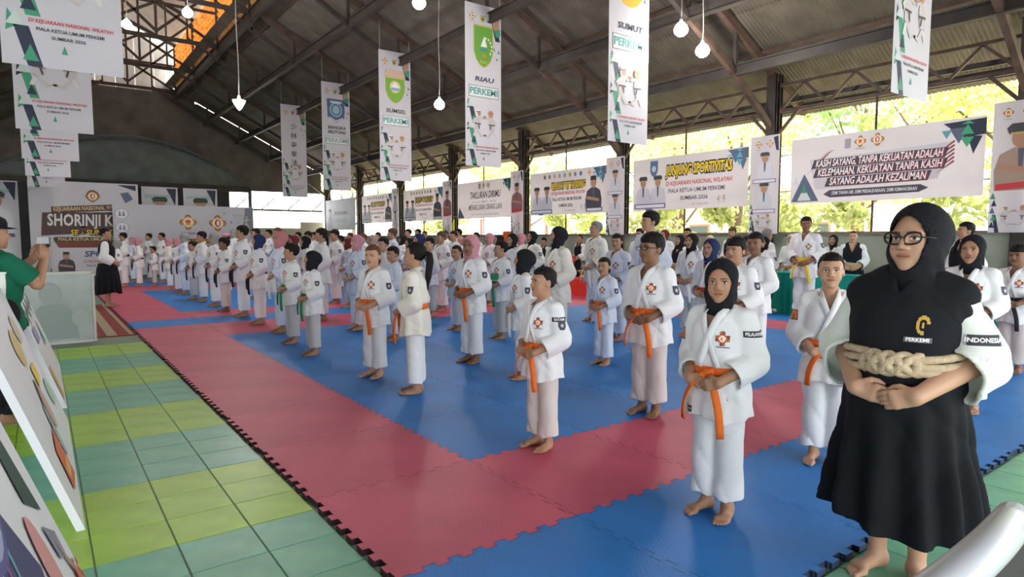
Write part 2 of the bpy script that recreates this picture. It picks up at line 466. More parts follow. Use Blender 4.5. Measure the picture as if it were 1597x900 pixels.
# ------------------------------------------------------------------ far gable wall
wf=empty('wall_back',kind='structure')
YF=36.0
def gz(x): return min(zr(x),zr(2*XC-x)) +.10 if abs(x-XC)>2.05 else 8.6
x=-5.8
while x<13.1:
    w=1.58; x1=min(x+w,13.2); za,zb=gz(x),gz(x1)
    if x<XC-2.05<x1 or x<XC+2.05<x1: za=zb=min(za,zb)
    b=MB(); b.hexa([(x-.01,YF,3.95),(x1,YF,3.95),(x1,YF+.06,3.95),(x-.01,YF+.06,3.95),(x-.01,YF,za),(x1,YF,zb),(x1,YF+.06,zb),(x-.01,YF+.06,za)])
    b.build('gable_board',GABLE,wf); x=x1
for k in range(5):
    b=MB(); b.box((XC-1.64+k*.82,YF+.05,9.95),(.81,.05,2.8)); b.build('gable_panel',SHEETW,wf)
for sx in (-1,1):
    b=MB(); b.box((XC+sx*2.05,YF+.04,8.1),(1.9,.05,1.1)); b.build('gable_board',GABLE,wf)
b=MB(); b.box((XC,YF+.1,9.3),(4.0,.05,.10)); b.build('gable_rail',STEEL,wf)
# arched truss on the gable
def arc(t,dz): # t 0..1
    x=-1.6+t*10.6; return (x,YF-.12,4.30+dz+2.02*math.sin(PI*t)**.85)
for dz,r in ((0,.045),(-.26,.035)):
    b=MB(); b.tube([arc(t,dz*math.sin(PI*min(max(t,.02),.98))) for t in np.linspace(0,1,40)],r,8); b.build('arch_rib',STEELB,wf,smooth=True)
for k in range(1,14):
    t=k/14; a=arc(t,0); c=arc(t+(.035 if k%2 else -.035),-.26); b=MB(); b.tube([a,c],.02,6); b.build('arch_web',STEELB,wf,smooth=True)
nb=24; vs=[];fs=[]
for k in range(nb+1):
    p=arc(k/nb,-.28*math.sin(PI*k/nb)); vs+=[(p[0],YF-.06,4.12),(p[0],YF-.06,max(p[2],4.14))]
for k in range(nb): fs.append((2*k,2*k+2,2*k+3,2*k+1))
b=MB(); b.add(vs,fs); b.build('arch_board',GABLE2,wf)
b=MB(); b.beam((-5.8,YF-.15,4.0),(9.2,YF-.15,4.0),.2,.30); b.build('gable_beam',STEEL,wf)
for x in (-1.6,3.9,9.2):
    b=MB(); b.box((x,YF-.1,2.0),(.16,.16,4.0)); b.build('gable_column',STEELB,wf)
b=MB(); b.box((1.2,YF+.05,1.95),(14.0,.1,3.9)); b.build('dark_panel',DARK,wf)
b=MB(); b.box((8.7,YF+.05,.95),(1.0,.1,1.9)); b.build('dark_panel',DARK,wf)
b=MB(); b.box((11.2,YF+.05,.98),(4.0,.15,2.0)); b.build('back_low_wall',BEIGE,wf)
b=MB(); b.box((12.55,YF+.04,1.15),(1.3,.18,2.35)); b.build('back_pier',BEIGE,wf)
b=MB(); b.beam((8.3,YF,2.95),(13.2,YF,2.95),.08,.10); b.build('back_lintel',STEEL2,wf)
for k in range(7):
    x=8.4+k*.7; b=MB(); b.beam((x,YF,2.95),(x+.7,YF,3.6 if k%2==0 else 2.95),.04,.05); b.build('back_lattice',STEEL2,wf)

# ------------------------------------------------------------------ lamps
BULB=mat('lit_bulb',(1,1,1),.3,emit=((1,.98,.95),28)); SHADE=mat('lamp_holder_white',(.75,.75,.75),.4); CORD=mat('pale_cord',(.45,.43,.40),.6)
def lamp(loc,ztop,kind,label,power):
    e=empty('pendant_lamp',loc,label=label,cat='lamp',group='lamps under the roof')
    m=MB(); m.lathe([(.005,-.21),(.06,-.20),(.115,-.15),(.13,-.09),(.10,-.02),(.05,.03)] if kind=='round' else [(.01,-.26),(.05,-.22),(.14,-.06),(.15,-.03),(.05,.0)],16); m.build('bulb',BULB,e,True)
    m=MB(); m.lathe([(.034,.0),(.04,.03),(.03,.09),(.012,.11)],12); m.build('socket',SHADE,e,True)
    m=MB(); n=8; m.tube([(0.012*math.sin(i*1.1),0,.10+(ztop-loc[2]-.10)*i/n) for i in range(n+1)],.009,6); m.build('cord',CORD,e,True)
    l=bpy.data.lights.new('lamp_light','POINT'); l.energy=power; l.shadow_soft_size=.1; l.color=(1,.96,.9)
    o=bpy.data.objects.new('lamp_light',l); o.location=(0,0,-.36); link(o,e)
LAMPS=[((4.1,16.7,4.8),8.45,'cone','cone-shaped hanging lamp on a long pale cord below the lantern roof'),((6.0,11.0,5.95),8.3,'round','lamp at the top edge between the second-tallest banner and the green shield banner'),
 ((8.0,13.7,4.75),7.4,'round','round lamp hanging left of the tall banner with the green shield'),((9.4,7.55,5.22),6.7,'round','large round lamp right of the banner with the golden ring emblem'),
 ((10.0,7.53,4.95),6.4,'round','smaller lamp just below the large round lamp by the truss'),((4.3,13.2,6.6),8.45,'round','bright lamp at the top left of the dark roof slope'),
 ((2.2,20.5,7.3),8.5,'round','small lamp behind the lantern truss, the lower one'),((3.3,18.2,7.2),8.5,'round','small lamp under the lantern beside the amber louvres')]
for a,zt_,k,lb in LAMPS: lamp(a,zt_,k,lb,90)

# ------------------------------------------------------------------ outside on the right
GRASS=mat('outside_ground',(.66,.62,.45),.9,noise=(.5,.3))
b=MB(); b.box((38.5,16,-.25),(50,90,.2)); tag(b.build('outside_ground',GRASS),kind='structure')
LEAF1=mat('leaf_yellow_green',(.52,.56,.25),.5,noise=(.7,.3),transl=.5); LEAF2=mat('leaf_mid_green',(.30,.43,.18),.5,noise=(.7,.35),transl=.5); BARK=mat('tree_bark',(.13,.09,.06),.9,noise=(6,.3))
def tree_meshes(seed,h,r,n,m):
    rg=np.random.default_rng(seed)
    cl=[]; 
    for k in range(16):
        a=rg.uniform(0,2*PI); rr=r*math.sqrt(rg.uniform(0,1)); zz=rg.uniform(.30,1.0)*h
        sc=r*(.28+.22*rg.uniform()); rr*=1.0-.45*abs(zz/h-.62)*1.6
        cl.append((rr*math.cos(a),rr*math.sin(a),zz,sc))
    N=n; ci=rg.integers(0,16,N); C=np.array(cl)[ci]
    d=rg.normal(size=(N,3)); d/=np.linalg.norm(d,axis=1)[:,None]; d*=(rg.uniform(0,1,N)**.4)[:,None]
    c=C[:,:3]+d*C[:,3:4]*np.array((1,1,.7))
    u=rg.normal(size=(N,3)); u/=np.linalg.norm(u,axis=1)[:,None]; w=rg.normal(size=(N,3)); w=np.cross(u,w); w/=np.linalg.norm(w,axis=1)[:,None]
    s=rg.uniform(.09,.17,N)[:,None]
    v=np.stack([c-u*s,c+w*s*.45,c+u*s,c-w*s*.45],1).reshape(-1,3); f=np.arange(4*N).reshape(-1,4)
    lf=mesh_np('foliage',v,f,[m],False)
    tb=MB(); tb.tube([(0,0,-.2),(.05,.03,h*.3),(-.04,.05,h*.6),(0,0,h*.85)],[.16,.13,.09,.03],8)
    for q in cl[::2]:
        z0=max(.25*h,q[2]-.3*h); tb.tube([(0,0,z0),(q[0]*.5,q[1]*.5,(z0+q[2])/2+.1),(q[0],q[1],q[2])],[.06,.04,.015],6)
    return lf,tb.mesh('trunk',[BARK],True)
TM=[tree_meshes(1,7.5,2.6,3000,LEAF1),tree_meshes(2,8.5,3.0,3300,LEAF2),tree_meshes(3,6.0,2.3,2400,LEAF1),tree_meshes(4,2.3,1.3,1300,LEAF1)]
TREES=[(19.5,7.2,0,'yellow-green leafy tree beyond the wide grey-lettered banner'),(23,10.5,1,'mid green tall tree standing far behind the banner with yellow lettering'),(18.6,12.4,2,'light green tree rising between the two banner columns right of centre'),
 (20.5,16.3,0,'light tree beyond the banner with the standing official'),(24,19.5,1,'dark green tree behind the white outbuilding'),(18.2,4.6,2,'small light green tree beside the rightmost column'),(26,3.4,1,'tall tree at the far right beyond the rightmost column'),
 (19.2,25.0,0,'sunlit tree beyond the fourth wall banner from the right'),(24.0,30.5,1,'broad tree behind the far end of the open side'),(19.0,34.5,2,'small tree at the distant corner of the open side'),(18.0,43,1,'dark tree seen through the far corner opening')]
for i,(x,y,k,lb) in enumerate(TREES):
    e=empty('tree',(x,y,-.15),i*1.3,label=lb,cat='tree',group='trees outside the open side')
    inst('foliage',TM[k][0],e); inst('trunk',TM[k][1],e)
SHR=[(16.9,9.0,'low leafy bush outside below the wide grey-lettered banner'),(16.6,11.0,'low leafy bush outside beside a reddish post'),(17.2,14.4,'bright bush seen above the low wall near the electric fan'),(16.8,5.2,'low bush outside behind the woman in black'),(17.0,19.0,'low bush outside near the middle of the open side'),(17.4,28.5,'low bush outside near the far end of the open side')]
for i,(x,y,lb) in enumerate(SHR):
    e=empty('bush',(x,y,-.15),i*2.1,label=lb,cat='bush',group='bushes outside the open side'); inst('foliage',TM[3][0],e,scale=1.15)
WHITE=mat('white_outbuilding_wall',(.8,.79,.76),.8)
e=empty('outbuilding',(31,20,-.15),label='low white building beyond the open side of the hall',cat='building')
b=MB(); b.box((0,0,1.6),(5,14,3.2)); b.build('wall',WHITE,e)
b=MB(); b.add([(-3,-7.4,3.1),(0,-7.4,4.6),(3,-7.4,3.1),(-3,7.4,3.1),(0,7.4,4.6),(3,7.4,3.1)],[(0,1,4,3),(1,2,5,4),(0,2,1),(3,4,5),(0,3,5,2)]); b.build('roof',mat('brown_tile_roof',(.35,.18,.12),.8),e)
for k in range(4):
    w=empty('window',(-2.52,-5+k*3.2,1.7),parent=e); b=MB(); b.box((0,0,0),(.06,1.3,1.2)); b.build('window_frame',mat('window_frame_brown',(.25,.15,.1),.6),w); b=MB(); b.box((-.02,0,0),(.05,1.1,1.0)); b.build('pane',mat('window_glass_dark',(.08,.10,.11),.15),w)
for k,(x,y) in enumerate(((17.5,3.0),(17.5,8.2),(17.5,11.9),(17.5,16.5),(17.5,21.0),(17.5,26))):
    b=MB(); b.box((x,y,1.1),(.10,.10,2.4)); b.box((x,y,2.32),(.14,.14,.05)); b.build('fence_post',mat('reddish_post',(.35,.14,.10),.8),label='reddish fence post outside, '+['rightmost one','second from the right','third from the right','third from the far end','second from the far end','nearest the far end'][k],cat='post',group='fence posts outside')
# ------------------------------------------------------------------ printing on banners
PRINT=mat('print',(1,1,1),.62,attr=True,bump=(3,.12))
def vinyl(name,col,tl=.25): return mat(name,col,.55,noise=(1.2,.03),bump=(2.2,.25),transl=tl)
VIN=vinyl('banner_vinyl',(.70,.68,.73)); VINB=vinyl('banner_vinyl_backlit',(.74,.70,.75),.45)
NAVY=(.02,.03,.06); GRN=(.05,.30,.17); RED=(.55,.04,.05); BLK=(.015,.015,.02); YEL=(.90,.62,.02); TEALC=(.10,.42,.40); GOLD=(.62,.34,.05); WHT=(.85,.85,.85); SLATE=(.10,.13,.20); SKIN=(.45,.25,.16); GIC=(.56,.52,.52); BLU=(.03,.09,.35)
_txt={}
def text_geo(s,size,shear=0,off=0.0,align='CENTER',spacing=1.0,xs=1.0):
    k=(s,size,shear,off,align,spacing,xs)
    if k in _txt: return _txt[k]
    cu=bpy.data.curves.new('t','FONT'); cu.body=s; cu.size=size; cu.shear=shear; cu.offset=off; cu.align_x=align; cu.align_y='CENTER'; cu.space_character=spacing; cu.resolution_u=2
    o=bpy.data.objects.new('t',cu); me=bpy.data.meshes.new_from_object(o)
    v=[(q.co.x*xs,q.co.y) for q in me.vertices]; f=[list(p.vertices) for p in me.polygons]
    bpy.data.objects.remove(o); bpy.data.curves.remove(cu); bpy.data.meshes.remove(me)
    _txt[k]=(v,f); return v,f
class Pr:
    """flat print: u right, v up in metres on the banner face; parts by name"""
    def __init__(s): s.p={}
    def _m(s,part): return s.p.setdefault(part,MB())
    def poly(s,pts,col,layer=1,part='printed_pattern'):
        s._m(part).add([(u,v,layer) for u,v in pts],[list(range(len(pts)))],col); return s
    def rect(s,u0,v0,u1,v1,col,layer=1,part='printed_pattern'): return s.poly([(u0,v0),(u1,v0),(u1,v1),(u0,v1)],col,layer,part)
    def ell(s,u,v,a,b,col,layer=1,part='printed_pattern',n=18): return s.poly([(u+a*math.cos(2*PI*i/n),v+b*math.sin(2*PI*i/n)) for i in range(n)],col,layer,part)
    def tri(s,u,v,w,h,col,layer=1,part='printed_pattern'): return s.poly([(u-w/2,v),(u+w/2,v),(u,v+h)],col,layer,part)
    def text(s,t,u,v,size,col,layer=3,shear=0,off=0.0,part='lettering',align='CENTER',rot=0,width=None,xs=1.0):
        tv,tf=text_geo(t,size,shear,off,align,1.0,xs)
        if width:
            tr,_=text_geo(t,size,shear,0.0,align,1.0,xs)
            w=max(q[0] for q in tr)-min(q[0] for q in tr); k=width/w; tv=[(q[0]*k,q[1]) for q in tv]
        c,sn=math.cos(rot),math.sin(rot)
        s._m(part).add([(u+x*c-y*sn,v+x*sn+y*c,layer) for x,y in tv],tf,col); return s
    def otext(s,t,u,v,size,col,ocol,layer=3,shear=0,off=.012,width=None,rot=0):
        s.text(t,u,v,size,ocol,layer,shear,off+.10*size,width=width,rot=rot); return s.text(t,u,v,size,col,layer+1,shear,.030*size,width=width,rot=rot)
    def build(s,root,step_=.0016):
        for k,m in s.p.items():
            m.v=[(u,-.0015-step_*l,v) for u,v,l in m.v]
            m.build(k,PRINT,root,usecol=True,kind='stuff')
def banner(name,w,h,vin,loc,rz,pr,label,cat='banner',group=None,th=.003,bend=0.0,tilt=0):
    """face looks along local -y, origin bottom left"""
    b=MB(); b.hexa([(0,-th/2,0),(w,-th/2,0),(w,th/2,0),(0,th/2,0),(0,-th/2,h),(w,-th/2,h),(w,th/2,h),(0,th/2,h)])
    o=b.build(name,vin,label=label,cat=cat,group=group); o.location=loc; o.rotation_euler=(tilt,0,rz)
    pr.build(o); return o
def logo_fire(p,u,v,r,part='emblem'):
    for k in range(4):
        a=PI/2*k; c,s=math.cos(a),math.sin(a)
        p.poly([(u+r*(x*c-y*s),v+r*(x*s+y*c)) for x,y in ((.45,-.42),(.85,-.30),(1.0,0),(.85,.30),(.45,.42))],(.30,.10,.02),3,part)
        p.poly([(u+r*(x*c-y*s),v+r*(x*s+y*c)) for x,y in ((.5,-.25),(.80,-.16),(.8,.16),(.5,.25))],GOLD,4,part)
    p.ell(u,v,r*.68,r*.68,(.70,.45,.10),5,part); p.ell(u,v,r*.56,r*.56,(.85,.80,.72),6,part)
def logo_perkemi(p,u,v,r): logo_fire(p,u,v,r); p.ell(u-.0*r,v+.1*r,r*.34,r*.24,(.75,.10,.04),7,'emblem'); p.rect(u-.30*r,v-.36*r,u+.30*r,v-.12*r,(.80,.30,.05),7,'emblem')
def logo_ring(p,u,v,r): logo_fire(p,u,v,r); p.ell(u,v,r*.34,r*.46,(.45,.03,.05),7,'emblem'); p.ell(u+.03*r,v,r*.16,r*.32,(.85,.80,.72),8,'emblem')
def shield(p,u,v,w,h,col,border,part='emblem'):
    P_=lambda k:[(u-w/2*k,v+h/2*k),(u+w/2*k,v+h/2*k),(u+w/2*k,v-h*.12*k),(u+w*.38*k,v-h*.32*k),(u+w*.18*k,v-h*.45*k),(u,v-h/2*k),(u-w*.18*k,v-h*.45*k),(u-w*.38*k,v-h*.32*k),(u-w/2*k,v-h*.12*k)]
    p.poly(P_(1.0),border,3,part); p.poly(P_(.93),col,4,part)
def small_shield(p,u,v,r): shield(p,u,v,r*1.5,r*1.9,(.45,.40,.05),(.05,.05,.03)); p.tri(u,v-.3*r,r*.9,r*.8,(.03,.04,.03),6,'emblem')
def fighter(p,u,v,s,flip=1,guard=(.80,.78,.76)):
    """printed child fighter in a white uniform and head guard"""
    q=lambda pts,c,l:p.poly([(u+flip*x*s,v+y*s) for x,y in pts],c,l,'printed_figure')
    e=lambda x,y,a,b,c,l:p.ell(u+flip*x*s,v+y*s,a*s,b*s,c,l,'printed_figure')
    q([(-.22,-.55),(.16,-.52),(.26,-.05),(.20,.30),(-.10,.34),(-.26,.05)],GIC,5)
    q([(.1,.28),(.42,.10),(.60,.26),(.56,.34),(.40,.24),(.16,.38)],GIC,6); e(.60,.30,.08,.08,SKIN,7)
    q([(-.2,.22),(-.42,.02),(-.30,-.20),(-.22,-.15),(-.28,.0),(-.1,.18)],(.62,.58,.56),6)
    q([(-.2,-.5),(-.36,-.92),(-.22,-.95),(.0,-.55)],(.66,.62,.60),5); q([(.0,-.5),(.30,-.85),(.52,-.80),(.54,-.88),(.22,-1.0),(-.1,-.6)],GIC,6); e(.56,-.86,.09,.05,SKIN,7)
    q([(-.25,-.10),(.24,-.12),(.24,-.20),(-.25,-.18)],(.10,.07,.07),8); q([(.0,-.18),(.10,-.20),(.16,-.46),(.08,-.46)],(.10,.07,.07),8)
    e(.06,.54,.20,.24,guard,7); e(.11,.50,.13,.17,SKIN,8); q([(-.12,.62),(.24,.66),(.24,.60),(-.12,.55)],(.30,.16,.12),9)
def pattern_left(p,w,h,k=1.0):
    D=NAVY;G=GRN
    for i,(v0,c1,c2) in enumerate(((.0,D,G),(.46,G,D),(.92,D,G))):
        p.poly([(.20*w,v0*k),(.32*w,v0*k),(.22*w,(v0+.36)*k),(.10*w,(v0+.36)*k)],c1,1)
        p.poly([(.16*w,(v0+.05)*k),(.29*w,(v0+.05)*k),(.225*w,(v0-.0+.20)*k)][:3],c2,2)
        p.tri(.12*w,(v0+.36)*k,.16*w,.13*k,(.55,.62,.60),2)
        p.poly([(.04*w,(v0+.30)*k),(.14*w,(v0+.36)*k),(.06*w,(v0+.50)*k)],c2,1)
def pattern_tr(p,w,h):
    p.poly([(.66*w,h-.10),(.80*w,h-.08),(.97*w,h-.75),(.84*w,h-.75)],NAVY,1); p.poly([(.72*w,h-.28),(.93*w,h-.22),(.95*w,h-.45),(.80*w,h-.52)],SKIN,2)
    p.poly([(.80*w,h-.52),(.97*w,h-.45),(.97*w,h-.62),(.86*w,h-.66)],GRN,3); p.poly([(.76*w,h-.06),(.97*w,h-.06),(.97*w,h-.20)],NAVY,1)
    for (a,b,s) in ((.80,h-.98,.10),(.93,h-1.02,.08),(.88,h-1.18,.06)): p.tri(a*w,b,s,s,GRN if s<.09 else (.35,.42,.42),2)
def footer(p,w,v0):
    p.text('DI KEJUARAAN NASIONAL WILAYAH',.57*w,v0,.05,RED,4,.15,.0012,width=.70*w); p.text('PIALA KETUA UMUM PERKEMI',.56*w,v0-.075,.046,(.06,.07,.07),4,0,.001,width=.56*w); p.text('SUMBAR 2026',.54*w,v0-.145,.044,(.06,.07,.07),4,0,.001,width=.28*w)
def tall_banner(title,emblem,perk=TEALC):
    p=Pr(); w,h=1.0,3.65
    pattern_left(p,w,h,1.05); pattern_tr(p,w,h); logo_perkemi(p,.20,3.36,.085); small_shield(p,.48,3.34,.075); p.text('PERKEMI',.20,3.24,.035,(.3,.3,.35),3)
    emblem(p)
    for i,t in enumerate(title): p.text(t,.52,1.98-.0+.15*(len(title)-1-i),.145,(.05,.06,.09),4,.12,.004,width=min(.62,.13*len(t)))
    if perk:
        v=1.70
        for (a,b,c,l) in ((.09,.13,(.10,.13,.16),2),(.105,.118,(.75,.78,.78),3)): p.rect(a,v-b,1.02-a,v+b,c,l,'lettering')
        p.text('PERKEMI',.51,v,.20,(.02,.12,.12),4,0,.006,width=.76); p.text('PERKEMI',.51,v,.20,perk,5,0,.001,width=.75)
    fighter(p,.33,1.02,.36,1); fighter(p,.72,1.02,.36,-1,(.55,.28,.12)); p.tri(.40,.70,.04,.06,SLATE,3); p.tri(.08,1.46,.05,.08,SLATE,3)
    footer(p,w,.44); p.tri(.50,.15,.05,.085,GRN,3); return p
def em_riau(p):
    shield(p,.50,2.72,.54,.95,(.14,.36,.05),(.45,.42,.08)); p.poly([(.42,2.72),(.52,2.96),(.60,2.72)],WHT,6,'emblem'); p.poly([(.38,2.68),(.62,2.68),(.58,2.63),(.42,2.63)],(.05,.25,.35),6,'emblem'); p.ell(.52,2.52,.06,.06,(.40,.30,.04),6,'emblem'); p.text('RIAU',.5,2.37,.09,(.5,.5,.1),6,0,.002)
    for k in range(6):
        a=-.7+k*.45; p.ell(.56+.17*math.cos(a),2.72+.20*math.sin(a),.022,.03,(.75,.8,.6),6,'emblem')
def em_sumsel(p):
    shield(p,.50,2.66,.60,.92,(.20,.42,.05),(.40,.36,.06)); p.poly([(.18,3.02),(.26,3.14),(.74,3.14),(.82,3.02),(.76,2.90),(.24,2.90)],(.62,.45,.34),6,'emblem'); p.ell(.5,2.66,.17,.17,(.75,.62,.35),6,'emblem'); p.poly([(.36,2.64),(.5,2.80),(.64,2.64)],WHT,7,'emblem'); p.rect(.36,2.56,.64,2.64,(.25,.40,.6),7,'emblem')
def em_bb(p):
    p.poly([(.18,3.10),(.82,3.10),(.80,2.48),(.5,2.30),(.20,2.48)],(.10,.14,.28),3,'emblem'); p.ell(.5,2.74,.22,.24,(.45,.55,.62),4,'emblem'); p.ell(.5,2.74,.18,.20,(.08,.14,.28),5,'emblem'); p.ell(.5,2.74,.13,.15,(.30,.52,.58),6,'emblem'); p.rect(.30,2.96,.70,3.03,(.6,.65,.72),5,'emblem'); p.poly([(.26,2.50),(.5,2.38),(.74,2.50),(.74,2.44),(.5,2.32),(.26,2.44)],(.6,.65,.72),5,'emblem')
def em_jp(p):
    for i,c in enumerate('少林寺拳法'): p.text(c,.50,2.78-i*.36,.26,(.10,.10,.13),4,0,.003)
def em_sumut(p):
    p.ell(.5,2.72,.36,.40,(.70,.42,.06),3,'emblem'); p.ell(.5,2.76,.26,.30,(.80,.78,.76),4,'emblem'); p.poly([(.34,3.0),(.66,3.0),(.64,2.70),(.5,2.56),(.36,2.70)],(.08,.28,.18),5,'emblem'); p.poly([(.40,2.95),(.60,2.95),(.58,2.74),(.5,2.66),(.42,2.74)],(.60,.72,.78),6,'emblem'); p.ell(.80,3.02,.06,.06,(.1,.4,.2),6,'emblem')
def em_none(p): pass
G_='tall provincial banners hung along the right trusses'
for (yt,title,em,perk,lb) in ((YT[1],[],em_none,TEALC,'rightmost hanging banner, cut off by the top, its lower fold curled'),(YT[2],['SUMUT'],em_sumut,TEALC,'tall hanging banner lettered SUMUT under a golden ring emblem'),(YT[3],['RIAU'],em_riau,TEALC,'tall hanging banner lettered RIAU with a green shield and sail'),
      (YT[4],['SUMSEL'],em_sumsel,TEALC,'tall hanging banner lettered SUMSEL with a green roofed shield'),(YT[5],['BANGKA','BELITUNG'],em_bb,(.42,.55,.56),'tall hanging banner lettered BANGKA BELITUNG with a dark blue shield'),(YT[6],[],em_jp,None,'tall hanging banner with a column of Japanese characters')):
    o=banner('hanging_banner',1.0,3.65,VIN,(7.93,yt-.10,3.08),0,tall_banner(title,em,perk),lb,group=G_)
    for u in (.04,.96):
        c=MB(); c.tube([(u,0,3.65),(u,0,max(3.9,zr(7.93+u)-3.08))],.006,5); c.build('cord',CORD,o,True)
for yt,lb in ((YT[2],'nearest of the left hanging banners, large at the top left corner'),(YT[3],'second of the left hanging banners, showing two printed fighters'),(YT[4],'third of the left hanging banners, showing only its red and black footer'),(YT[5],'fourth of the left hanging banners, small and pale'),(YT[6],'farthest of the left hanging banners, a pinkish sliver')):
    o=banner('hanging_banner',1.0,3.65,VIN,(-.20,yt-.10,3.08),0,tall_banner([],em_none,TEALC),lb,group='tall banners hung in line on the left')
    for u in (.04,.96):
        c=MB(); c.tube([(u,0,3.65),(u,0,zr(2*XC+.2-u)-3.08)],.006,5); c.build('cord',CORD,o,True)

# ------------------------------------------------------------------ wide banners on the open right side (face -x)
def portrait(p,u,v,s,cap=True,shirt=(.60,.60,.66),skin=SKIN,arms=False):
    q=lambda pts,c,l:p.poly([(u+x*s,v+y*s) for x,y in pts],c,l,'printed_portrait')
    q([(-.42,-.10),(-.34,.20),(-.12,.32),(.12,.32),(.34,.20),(.42,-.10),(.40,-.5),(-.40,-.5)],shirt,4); q([(-.05,.30),(.05,.30),(.03,-.1),(-.03,-.1)],(.1,.1,.14),5)
    p.ell(u,v+.50*s,.155*s,.20*s,skin,6,'printed_portrait')
    if cap: q([(-.20,.58),(.20,.58),(.24,.70),(.16,.78),(-.16,.78),(-.24,.70)],(.05,.05,.06),7); q([(-.17,.57),(.17,.57),(.18,.61),(-.18,.61)],(.5,.35,.1),8)
    else: q([(-.16,.58),(.16,.58),(.14,.74),(-.14,.74)],(.03,.03,.03),7)
    if arms: q([(-.36,.02),(.30,-.10),(.30,-.20),(-.36,-.10)],skin,7)
def tri_cluster(p,u,v,s,flip=1,pal=(NAVY,(.05,.40,.20),SLATE,(.12,.35,.40))):
    t=lambda pts,c,l:p.poly([(u+flip*x*s,v+y*s) for x,y in pts],c,l)
    t([(0,0),(1.3,.05),(1.3,-.5),(.65,-.55)],pal[0],1); t([(.55,-.08),(.95,-.10),(.78,.02+.0)],pal[1],2); t([(.2,-.2),(.8,-.2),(.5,-.75)],pal[2],2); t([(.55,-.45),(.95,-.45),(.75,-.10)],pal[1],3); t([(.75,-.5),(1.2,-.55),(.95,-1.15)],pal[0],2); t([(.55,-.55),(.95,-.55),(.75,-.90)],pal[1],3); t([(-.05,-.25),(.28,-.25),(.12,-.55)],pal[3],2)
